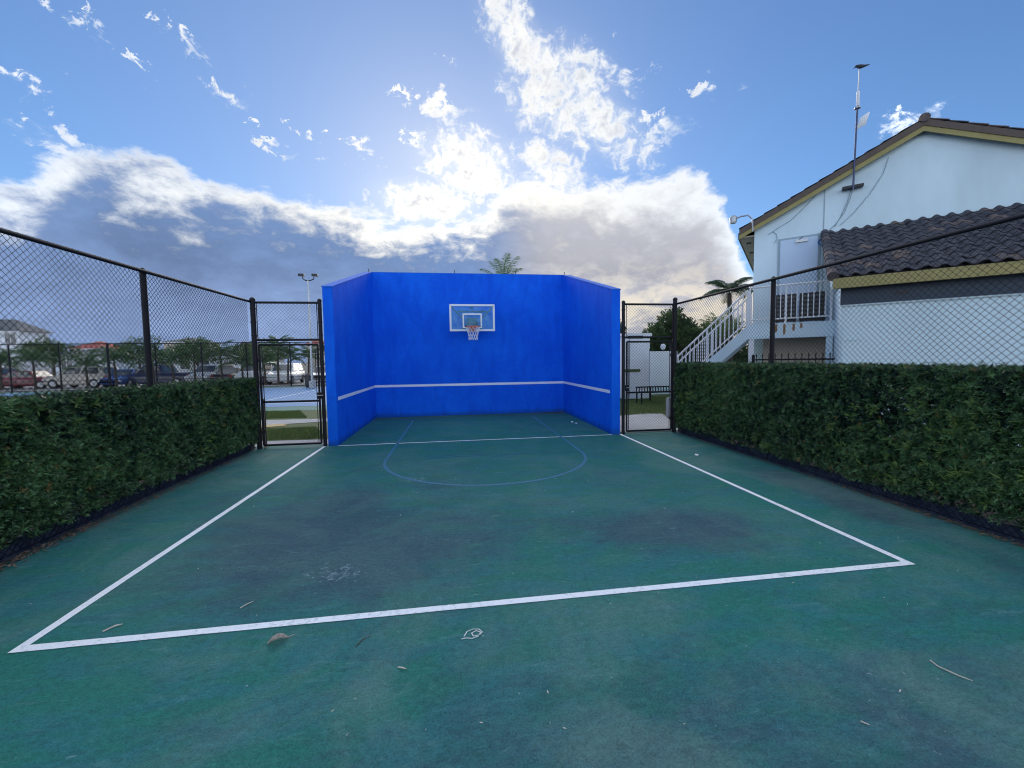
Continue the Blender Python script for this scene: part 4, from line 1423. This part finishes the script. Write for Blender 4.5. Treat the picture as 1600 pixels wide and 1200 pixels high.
# black picket fence below the landing
pf = thing('picket_fence', 'low black iron picket fence in front of the stair landing', 'fence', bw_(.2, -1.85, 0), rad(-42))
for z in (1.70, 1.3, .25):
    MB().box(0, 1.75, -.012, .012, z - .02, z + .02).build('rail', 'black', pf, local=True)
for k in range(13):
    x = .03 + k * .14
    MB().box(x - .010, x + .010, -.035, -.013, 0, 1.80).build('picket', 'black', pf, local=True)
    MB().lathe([(.016, 0), (.018, .02), (.002, .07)], (x, -.024, 1.80), 6).build('finial', 'black', pf, local=True)
for x in (-.04, 1.78):
    MB().box(x - .035, x + .035, -.035, .035, 0, 1.83).build('post', 'black', pf, local=True)


# ------------------------------------------------------------------ palms and trees
def frond_mesh(name, L, nl, leaf, droop, mat, width=.035, seed=1, upsweep=.6):
    r = np.random.default_rng(seed)
    V, F, T = [], [], []

    def pt(u):
        return np.array([L * (u - .12 * u * u), 0, L * (upsweep * u - droop * u * u)])
    k = 0
    n = 12
    for i in range(n):
        a, b_ = pt(i / n), pt((i + 1) / n)
        w = .018 * (1 - i / n) + .004
        w2 = .018 * (1 - (i + 1) / n) + .004
        V += [a + [0, -w, 0], a + [0, w, 0], b_ + [0, w2, 0], b_ + [0, -w2, 0]]
        F.append((k, k + 1, k + 2, k + 3))
        T += [.5] * 4
        k += 4
    for i in range(nl):
        u = .10 + .90 * (i + r.random() * .5) / nl
        p = pt(u)
        tg = pt(min(1, u + .02)) - pt(u - .02)
        tg /= np.linalg.norm(tg)
        ll = leaf * (math.sin(math.pi * (0.12 + .80 * u)) ** .7) * (0.85 + .3 * r.random())
        for s in (-1, 1):
            dr = np.array([0, s * .85, -.22 - .35 * r.random()]) + tg * (.55 + .2 * r.random())
            dr /= np.linalg.norm(dr)
            m_ = p + dr * ll * .5
            e = p + dr * ll + np.array([0, 0, -ll * .22])
            wv = tg * width * .5
            t_ = r.random() * .7
            V += [p - wv * .5, p + wv * .5, m_ + wv, m_ - wv]
            F.append((k, k + 1, k + 2, k + 3))
            V += [m_ - wv, m_ + wv, e + wv * .15, e - wv * .15]
            F.append((k + 4, k + 5, k + 6, k + 7))
            T += [t_] * 8
            k += 8
    return np_mesh(name, np.array(V), np.array(F), mat, np.array(T))


FR_SMALL = [frond_mesh('frond', 1.85, 22, .42, .85, M['palmleaf'], .055, s, .80) for s in (1, 2, 3)]
FR_FOX = [frond_mesh('frond', 1.7, 34, .50, .80, M['palmdark'], .05, s, .75) for s in (4, 5, 6)]
FR_FEATHER = [frond_mesh('frond', 1.5, 30, .36, .55, M['palmlight'], .020, s, 1.0) for s in (7, 8)]


def palm(name, x, y, h, meshes, n, scale, label, group=None, trunk_r=.13, tilt=(-.2, 1.1), mat='bark', z0=0.0):
    t = thing(name, label, 'palm tree', (x, y, z0), group=group)
    lean = random.uniform(-.12, .12)
    prof = []
    pts = []
    for i in range(9):
        u = i / 8
        pts.append((lean * u * u, 0, h * u))
        prof.append(trunk_r * (1.25 - .45 * u) * (1.06 if i % 2 else .96))
    MB().tube(pts, prof, 10).build('trunk', mat, t, local=True, smooth=True)
    for k in range(n):
        o = bpy.data.objects.new('frond', meshes[k % len(meshes)])
        link(o, t)
        o.location = (lean, 0, h - .03)
        a = k * 2.39996 + random.uniform(-.2, .2)
        f_ = (k + .5) / n
        pitch = tilt[0] + (tilt[1] - tilt[0]) * (1 - f_) + random.uniform(-.1, .1)
        o.rotation_euler = (0, -pitch * .8, a)
        s = scale * random.uniform(.85, 1.1)
        o.scale = (s, s, s)
    return t


row = [(-33.6, 35.6, 1.9, 'leftmost small palm in the car-park row, below the white house'), (-30.6, 34.7, 2.1, 'small palm under the white house corner in the car-park row'),
       (-27.6, 35.2, 1.7, 'short palm left of the second court-fence post'), (-25.2, 34.6, 2.0, 'small palm right behind the thick court-fence post'),
       (-23.2, 35.4, 1.9, 'small palm just left of the near left fence post'), (-21.4, 34.8, 1.8, 'small palm partly behind the near left fence post'),
       (-19.8, 34.6, 2.55, 'taller bushy palm midway along the left fence panel'), (-18.1, 35.0, 2.35, 'bushy palm right of the tallest one behind the fence panel'),
       (-16.5, 34.8, 1.6, 'short palm just left of the left gate post'), (-15.1, 35.4, 1.7, 'short palm behind the left gate post'),
       (-13.9, 34.8, 2.75, 'tall palm seen through the left gate, left of its middle'), (-13.1, 34.6, 2.1, 'thin-trunked palm in the middle of the left gate view'),
       (-11.9, 35.6, 2.1, 'palm seen through the left gate beside the light pole')]
for (x, y, h, lab) in row:
    palm('palm_tree', x, y, h, FR_SMALL, 14, random.uniform(.85, 1.1), lab, 'small palms along the car park', .07, (-.35, 1.3))
palm('feather_palm', 2.75, 22.0, 5.85, FR_FEATHER, 12, 1.0, 'green feathery palm top showing over the blue wall', None, .12, (-.1, 1.1))
palm('feather_palm', 1.85, 23.0, 5.35, FR_FEATHER, 9, .8, 'lower palm tuft at the blue wall top, left of the taller one', None, .12, (-.1, 1.2))
palm('foxtail_palm', 15.6, 21.6, 5.35, FR_FOX, 12, 1.0, 'dark foxtail palm standing behind the white staircase', None, .14, (-.3, 1.0))
palm('foxtail_palm', 13.6, 19.6, 2.7, FR_FEATHER, 11, 1.1, 'low pale palm in front of the round green trees', None, .12, (-.2, 1.2))


def tree(name, x, y, h, rx, rzz, label, seed, n=2600, mat='treeleaf', trunk_h=None, group=None):
    r = np.random.default_rng(seed)
    t = thing(name, label, 'tree', (x, y, 0), group=group)
    th = trunk_h or h * .45
    tk = MB().tube([(0, 0, -.02), (.05, 0, th * .5), (.0, .05, th), (.1, .05, h * .75)], [.16, .13, .10, .03], 9)
    for k in range(7):
        a = k * 2.4
        z = th * (.7 + .08 * k)
        tk.tube([(0, 0, z), (math.cos(a) * rx * .35, math.sin(a) * rx * .35, z + rzz * .35), (math.cos(a) * rx * .7, math.sin(a) * rx * .7, z + rzz * .6)], [.06, .035, .012], 6)
    tk.build('trunk', 'bark', t, local=True, smooth=True)
    cc = []
    for k in range(26):
        d = r.normal(size=3)
        d /= np.linalg.norm(d)
        cc.append(np.array([0, 0, h - rzz]) + d * np.array([rx, rx, rzz]) * (.45 + .42 * r.random()))
    cc = np.array(cc)
    ci = r.integers(0, len(cc), n)
    d = r.normal(size=(n, 3))
    d /= np.linalg.norm(d, axis=1, keepdims=True)
    P = cc[ci] + d * (rx * .30) * (0.55 + .45 * r.random((n, 1)))
    V, F, T = leaf_sprays(P, d + np.array([0, 0, .25]), 7, .10, .20, .22, np.clip(.25 + .35 * (P[:, 2] - (h - rzz)) / rzz * .5 + r.normal(size=n) * .15 + .15 * np.sin(ci), 0, 1), r=r)
    o = link(bpy.data.objects.new('crown', np_mesh('crown', V, F, mat, T)), t)
    tag(o, kind='stuff')
    return t


tree('round_tree', 12.7, 22.6, 4.4, 2.2, 1.7, 'round green tree left of the white staircase', 3, 4200)
tree('round_tree', 14.9, 24.5, 4.3, 2.3, 1.6, 'darker round tree farther behind the white staircase', 4, 3600)
tree('round_tree', 10.3, 26.5, 4.3, 1.9, 1.6, 'distant tree seen above the white panels by the right gate', 5, 2600)
tree('round_tree', 18.6, 26.0, 4.6, 2.4, 1.9, 'tree mostly hidden behind the staircase and building corner', 6, 2600)
for i, (x, y, h, lab) in enumerate(((-44, 52, 4.9, 'broad tree between the white house and the grey roofs'), (-37.5, 55, 5.2, 'rounded tree right of the red roof'), (-30, 53, 4.6, 'low tree left of the white gabled house'),
                                    (-22, 50, 4.4, 'low tree behind the left gate palms'), (-49.5, 50, 4.2, 'low tree in front of the white house'), (-14.5, 56, 5.4, 'tree behind the light pole'))):
    tree('background_tree', x, y, h, 2.8, 1.5, lab, 40 + i, 1500, group='trees behind the car park')


# ------------------------------------------------------------------ left background: court fence, light pole, cars, houses
cfn = thing('court_fence', 'tall black chain-link fence along the far side of the blue court', 'fence', (-20, 32.7, 0))
V, F = straight_links(-46, 4, 0.05, 3.28, .0014, .075)
tag(np_obj('wire_mesh', along(V, 'x', 32.7), F, 'wire', cfn), kind='stuff')
for z in (3.30, .72, .06):
    MB().tube([(-46, 32.7, z), (4, 32.7, z)], .032 if z > 3 else .02, 8).build('rail', 'black', cfn, smooth=True)
for k in range(17):
    x = -45.4 + k * 3.02
    thick = .075 if k in (7,) else .045
    MB().tube([(x, 32.74, 0), (x, 32.74, 3.34)], thick, 8).build('post', 'black', cfn, smooth=True)

lp = thing('light_pole', 'tall pale court light pole with two floodlights left of the blue wall', 'light pole', (-9.8, 30.0, 0))
MB().tube([(-9.8, 30, 0), (-9.8, 30, 7.35)], [.085, .05], 12).build('pole', 'steel', lp, smooth=True)
MB().tube([(-10.15, 30, 7.72), (-10.12, 30, 7.48), (-9.95, 30, 7.36), (-9.65, 30, 7.36), (-9.42, 30, 7.46), (-9.40, 30, 7.62)], .035, 8).build('cross_arm', 'dark', lp, smooth=True)
for x, s in ((-10.15, -1), (-9.40, 1)):
    h_ = MB().box(x - .24 if s < 0 else x - .12, x + .12 if s < 0 else x + .24, 29.86, 30.14, 7.64, 7.80).build('floodlight', 'dark', lp, .03)
    MB().box(x - .18 if s < 0 else x - .06, x + .06 if s < 0 else x + .18, 29.9, 30.1, 7.625, 7.639).build('lens', 'lamp', h_)
MB().lathe([(.22, 0), (.22, .5), (.15, .52)], (-9.8, 30, 0), 12).build('pole_base', 'concrete', lp)
bn_ = thing('litter_bin', 'dark round litter bin beside the light pole', 'bin', (-10.4, 31.2, 0))
MB().lathe([(.22, 0), (.26, .1), (.27, .75), (.25, .8)], (-10.4, 31.2, 0), 14).build('drum', 'dark', bn_, smooth=True)
MB().lathe([(.28, .8), (.28, .85), (.14, .95), (.05, .98)], (-10.4, 31.2, 0), 14).build('lid', 'dark', bn_, smooth=True)


def car(x, y, rz, kind, paint, label, s=1.0):
    t = thing('parked_car', label, 'car', (x, y, -.03), rz, 'cars in the car park')
    lo_ = dict(parent=t, local=True)
    if kind == 'sedan':
        L, W, H, hood, deck, cab = 4.6, 1.8, 1.45, .92, .98, (-1.55, -.75, .55, 1.15)
    elif kind == 'suv':
        L, W, H, hood, deck, cab = 4.7, 1.9, 1.75, 1.08, 1.10, (-2.2, -1.95, .55, 1.15)
    elif kind == 'van':
        L, W, H, hood, deck, cab = 5.0, 1.95, 1.95, 1.10, 1.10, (-2.4, -2.25, 1.05, 1.7)
    else:
        L, W, H, hood, deck, cab = 5.4, 1.95, 1.80, 1.12, 1.12, (-.75, -.55, .75, 1.25)
    h2 = L / 2
    # lower body: lofted rounded sections along x
    secs = [(-h2, .45, deck - .22, .80), (-h2 + .12, .30, deck - .04, .94), (-h2 + .7, .24, deck, 1.0), (cab[0], .24, deck, 1.0), (0, .24, (deck + hood) / 2 + .02, 1.0), (cab[3], .24, hood, 1.0),
            (h2 - .6, .24, hood - .08, .98), (h2 - .12, .30, hood - .20, .90), (h2, .42, hood - .38, .76)]
    v, f = [], []
    for (sx, zb, zt, k) in secs:
        w = W / 2 * k
        m_ = (zb + zt) / 2
        for (yy, zz) in ((-w * .86, zb), (-w, zb + .14), (-w, m_), (-w * .97, zt - .12), (-w * .86, zt), (w * .86, zt), (w * .97, zt - .12), (w, m_), (w, zb + .14), (w * .86, zb)):
            v.append((sx, yy, zz))
    for i in range(len(secs) - 1):
        for j in range(10):
            f.append((i * 10 + j, i * 10 + (j + 1) % 10, (i + 1) * 10 + (j + 1) % 10, (i + 1) * 10 + j))
    f += [tuple(range(10)), tuple(range(len(secs) * 10 - 1, len(secs) * 10 - 11, -1))]
    body = MB().add(v, f).build('body', 'car_' + paint, smooth=True, **lo_)
    # cabin
    a, b_, c, d_ = cab
    zt = H
    wb, wt_ = W / 2 * .93, W / 2 * .76
    z0 = min(deck, hood) - .03
    v = [(a, -wb, z0), (d_, -wb, z0), (d_, wb, z0), (a, wb, z0), (b_, -wt_, zt), (c, -wt_, zt), (c, wt_, zt), (b_, wt_, zt)]
    cabo = MB().add(v, [(3, 2, 1, 0), (4, 5, 6, 7), (0, 1, 5, 4), (1, 2, 6, 5), (2, 3, 7, 6), (3, 0, 4, 7)]).build('cabin', 'car_' + paint, bevel=.05, smooth=True, **lo_)
    vv = [Vector(p) for p in v]

    def pane(name, q, k0=.10, k1=.90, t0=.14, t1=.84, e=.012):
        A, B, C, D = (vv[i] for i in q)     # bottom a, bottom b, top b, top a
        def P(s_, tt):
            return (A * (1 - s_) + B * s_) * (1 - tt) + (D * (1 - s_) + C * s_) * tt
        n = (B - A).cross(D - A).normalized() * e
        MB().add([P(k0, t0) + n, P(k1, t0) + n, P(k1, t1) + n, P(k0, t1) + n], [(0, 1, 2, 3)]).build(name, 'glass', parent=cabo, local=True)
    pane('windscreen', (1, 2, 6, 5), .06, .94)
    pane('rear_window', (3, 0, 4, 7), .08, .92)
    for q in ((0, 1, 5, 4), (2, 3, 7, 6)):
        pane('side_window', q, .10, .46)
        pane('side_window', q, .50, .90)
    # wheels
    R_ = .33 if kind == 'sedan' else .38
    for sx in (-h2 + .85, h2 - .88):
        for sy in (-1, 1):
            wv = [(sx + R_ * k * math.cos(q * math.pi / 9), sy * (W / 2 - .20) + sy * dy, R_ + R_ * k * math.sin(q * math.pi / 9)) for (k, dy) in ((.9, 0), (1, .04), (1, .18), (.9, .21)) for q in range(18)]
            wf = [(i * 18 + j, i * 18 + (j + 1) % 18, (i + 1) * 18 + (j + 1) % 18, (i + 1) * 18 + j) for i in range(3) for j in range(18)] + [tuple(range(18)), tuple(range(54, 72))]
            wh = MB().add(wv, wf).build('wheel', 'tyre', smooth=True, **lo_)
            wv = [(sx + R_ * .62 * math.cos(q * math.pi / 9), sy * (W / 2 + .014), R_ + R_ * .62 * math.sin(q * math.pi / 9)) for q in range(18)]
            MB().add(wv, [tuple(range(18))]).build('rim', 'rim', parent=wh, local=True)
    for sy in (-1, 1):
        MB().box(h2 - .14, h2 - .045, sy * W * .36 - .16, sy * W * .36 + .16, hood - .42, hood - .28).build('headlight', 'lamp', **lo_)
        MB().box(-h2 + .03, -h2 + .10, sy * W * .37 - .13, sy * W * .37 + .13, deck - .32, deck - .12).build('tail_light', 'redlens', **lo_)
    MB().box(h2 - .11, h2 - .03, -.5, .5, .48, .62).build('grille', 'dark', **lo_)
    return t


cars = [(-37.3, 38.2, -88, 'suv', 'black', 'black car at the left edge of the car park'), (-34.3, 38.5, 2, 'sedan', 'maroon', 'dark red car low behind the left hedge'),
        (-30.2, 38.2, 178, 'suv', 'sand', 'sand-coloured car left of the thick court-fence post'), (-27.0, 38.6, -90, 'sedan', 'blue', 'blue car right of the thick court-fence post'),
        (-24.3, 38.0, 176, 'pickup', 'navy', 'dark navy pickup behind the near left fence post'), (-20.9, 39.0, -92, 'suv', 'silver', 'silver car midway along the left fence panel'),
        (-18.9, 38.6, 90, 'sedan', 'black', 'black saloon car left of the white van'), (-16.8, 38.3, -90, 'van', 'white', 'white van just left of the left gate post'),
        (-14.6, 38.2, -86, 'suv', 'white', 'white car seen through the left gate'), (-12.0, 40.5, -90, 'sedan', 'silver', 'silver car through the left gate, beside the light pole'),
        (-40.5, 39.5, -90, 'sedan', 'white', 'white car beyond the left edge of the fence'), (-22.6, 47, 0, 'sedan', 'white', 'white car in the second row behind the pickup'), (-13.3, 47, -90, 'suv', 'black', 'black car in the second row through the left gate')]
for c in cars:
    car(c[0], c[1], rad(c[2]), c[3], c[4], c[5])


def house(x, y, w, dp, h, rh, label, wall='white_wall_far', roofm='roof_grey', hip=True, wins=(), gable_x=False, rz=0):
    t = thing('house', label, 'house', (x, y, -.03), rad(rz), 'houses behind the car park')
    lo_ = dict(parent=t, local=True)
    if gable_x:
        wm = MB().prism([(-w / 2, 0), (w / 2, 0), (w / 2, h), (0, h + rh - .05), (-w / 2, h)], 'y', 0, dp)
    else:
        wm = MB().box(-w / 2, w / 2, 0, dp, 0, h)
    wm.build('wall', wall, **lo_)
    o = .45
    if gable_x:
        r = MB()
        k = rh / (w / 2)
        for s in (-1, 1):
            r.prism([(s * (w / 2 + o), h - o * k), (0, h + rh), (0, h + rh + .18), (s * (w / 2 + o), h - o * k + .18)], 'y', -.35, dp + .3)
        rf = r.build('roof', roofm, **lo_)
    else:
        ins = min(w, dp) / 2 + o if hip else 0
        rf = MB().add([(-w / 2 - o, -o, h), (w / 2 + o, -o, h), (w / 2 + o, dp + o, h), (-w / 2 - o, dp + o, h), (-w / 2 - o + ins, dp / 2, h + rh), (w / 2 + o - ins, dp / 2, h + rh)],
                      [(0, 3, 2, 1), (0, 1, 5, 4), (1, 2, 5), (2, 3, 4, 5), (3, 0, 4)]).build('roof', roofm, **lo_)
    MB().box(-w / 2 - o * .9, w / 2 + o * .9, -o * .9, -o * .9 + .06, h - .18, h - .004).build('fascia', 'white', parent=rf, local=True)
    for (wx, wz, ww, wh) in wins:
        f_ = MB()
        for (x0, x1, z0, z1) in ((wx - ww / 2 - .08, wx + ww / 2 + .08, wz - wh / 2 - .08, wz - wh / 2), (wx - ww / 2 - .08, wx + ww / 2 + .08, wz + wh / 2, wz + wh / 2 + .08),
                                 (wx - ww / 2 - .08, wx - ww / 2, wz - wh / 2 + .001, wz + wh / 2 - .001), (wx + ww / 2, wx + ww / 2 + .08, wz - wh / 2 + .001, wz + wh / 2 - .001),
                                 (wx - .03, wx + .03, wz - wh / 2 + .001, wz + wh / 2 - .001)):
            f_.box(x0, x1, -.07, -.003, z0, z1)
        fo = f_.build('window', 'white', **lo_)
        MB().box(wx - ww / 2, wx + ww / 2, -.03, -.004, wz - wh / 2, wz + wh / 2).build('pane', 'glass', parent=fo, local=True)
    return t


house(-60.6, 62, 9, 4.0, 6.4, 1.7, 'white two-storey house with grey roof at the far left edge', hip=True, wins=((-1.2, 5.4, 1.5, 1.3), (1.4, 5.4, 1.5, 1.3), (3.6, 5.4, 1.2, 1.3), (1.4, 2.2, 1.5, 1.4), (-1.2, 2.2, 1.5, 1.4), (3.6, 2.2, 1.2, 1.4)))
house(-62.8, 60.5, 5, 4, 7.0, 2.0, 'taller gabled part of the white house, half outside the left edge', gable_x=True, wins=((1.2, 5.6, 1.4, 1.4), (-1.2, 5.6, 1.4, 1.4)))
house(-52.0, 66, 3.2, 6, 4.2, 1.2, 'house with red-brown roof right of the white house', wall='cream_far', roofm='roof_red', hip=True, wins=((0, 3.0, 1.2, 1.0),))
house(-47.6, 60, 6.2, 7, 3.0, 1.3, 'low grey-roofed house right of the red-roofed one', wins=((-1.6, 1.9, 1.2, 1.1), (1.2, 1.9, 1.2, 1.1)))
house(-42, 70, 4.4, 7, 5.2, .9, 'cream house with low roof above the palm row', wall='cream_far', wins=((0, 4.2, 1.1, 1.0),))
house(-36.6, 62, 7.6, 8, 2.75, 1.35, 'wide grey-roofed white house right of the near fence post', wins=((-2.4, 1.7, 1.2, 1.1), (0, 1.7, 1.2, 1.1), (2.4, 1.7, 1.2, 1.1)))
house(-28.6, 61, 3.4, 9, 2.85, 1.75, 'white gabled house front just left of the left gate post', gable_x=True, wins=((-.5, 2.9, .5, .8), (.5, 2.9, .5, .8)))
house(-31.6, 63, 5.4, 8, 2.85, 1.75, 'dark-roofed house body beside the white gable', wins=((0, 1.7, 1.2, 1.1),))
house(-21.6, 68, 2.4, 5, 4.6, 1.0, 'red-roofed block above the left gate palms', wall='cream_far', roofm='roof_red', wins=((0, 3.6, .9, .8),))
house(-16.0, 66, 8, 8, 3.0, 1.2, 'low white house seen through the left gate', wins=((-2.4, 1.8, 1.2, 1.1), (2.4, 1.8, 1.2, 1.1)))

# ------------------------------------------------------------------ right gate background
cb = thing('utility_shed', 'tall white utility shed behind the right gate', 'shed', (7.85, 17.2, 0))
MB().box(7.25, 8.45, 17.0, 18.4, 0, 2.72).build('body', 'white', cb, .02)
MB().box(7.18, 8.52, 16.94, 18.46, 2.725, 2.86).build('roof', 'white', cb, .015)
MB().box(7.26, 8.0, 16.975, 16.998, 1.18, 1.30).build('green_strip', 'grass', cb)
MB().box(7.50, 7.515, 16.99, 16.999, .1, 2.6).build('door_seam', 'dark', cb)
sb = thing('notice_panel', 'plain white panel board on black posts behind the right gate', 'panel', (8.6, 16.0, 0))
MB().box(7.95, 9.15, 15.98, 16.02, .62, 2.05).build('board', 'white', sb, .006)
for x in (8.0, 9.1):
    MB().box(x - .03, x + .03, 16.022, 16.08, 0, 2.15).build('post', 'black', sb)
gl = thing('globe_lamp', 'small white globe lamp above the white panel board', 'lamp', (8.55, 16.05, 2.06))
MB().lathe([(.02, -.13), (.075, -.10), (.105, -.03), (.105, .03), (.075, .09), (.02, .115)], (8.55, 16.05, 2.24), 14).build('globe', 'white', gl, smooth=True)
MB().lathe([(.03, 0), (.03, .06)], (8.55, 16.05, 2.052), 10).build('neck', 'dark', gl)
bc = thing('park_bench', 'black slatted metal bench behind the right gate', 'bench', (7.9, 15.2, 0))
for k in range(5):
    MB().box(7.1, 8.75, 15.0 + k * .09, 15.07 + k * .09, .43, .455).build('seat_slat', 'black', bc)
for k in range(15):
    MB().box(7.12 + k * .115, 7.15 + k * .115, 15.46, 15.485, .44, .60).build('back_slat', 'black', bc)
MB().box(7.1, 8.75, 15.455, 15.49, .601, .65).build('top_rail', 'black', bc)
for x in (7.14, 8.70):
    for y in (15.03, 15.45):
        MB().box(x - .025, x + .025, y - .02, y + .02, 0, .429).build('leg', 'black', bc)
gw = thing('garden_wall', 'low pale garden wall behind the black bench', 'wall', (9.0, 18.9, 0))
MB().box(4.2, 13.2, 18.8, 19.0, 0, 1.0).build('panel', 'stucco', gw)
MB().box(4.15, 13.25, 18.76, 19.04, 1.001, 1.08).build('coping', 'concrete', gw)

# lawn blades where the gates open onto grass
def blades(name, n, polyfn, label):
    P = np.array([polyfn() for _ in range(n)])
    P = np.concatenate([P, np.full((n, 1), -.02)], 1)
    r = np.random.default_rng(len(name) + n)
    a = r.random(n) * 6.28
    h = .03 + .05 * r.random(n)
    sd = np.stack([np.cos(a), np.sin(a), np.zeros(n)], 1) * .006
    ln = np.stack([r.normal(size=n) * .02, r.normal(size=n) * .02, h], 1)
    V = np.stack([P - sd, P + sd, P + ln], 1).reshape(-1, 3)
    o = np_obj(name, V, np.arange(3 * n).reshape(n, 3), 'blade', None, np.repeat(r.random(n), 3))
    tag(o, label, 'grass', kind='stuff')


def in_left():
    while True:
        y = random.uniform(10.2, 16.3)
        x = -4.0 - (y - 9.2) * .45 + random.uniform(-1.4, 1.4)
        if not (12.0 < y < 14.2 and y > 11.6 + .1 * x + .9):
            return (x, y)


def in_right():
    y = random.uniform(12.3, 18.0)
    return (5.2 + (y - 9.2) * .42 + random.uniform(-1.6, 1.8), y)


blades('grass', 16000, in_left, 'short green grass beyond the left gate')
blades('grass', 14000, in_right, 'short green grass beyond the right gate')
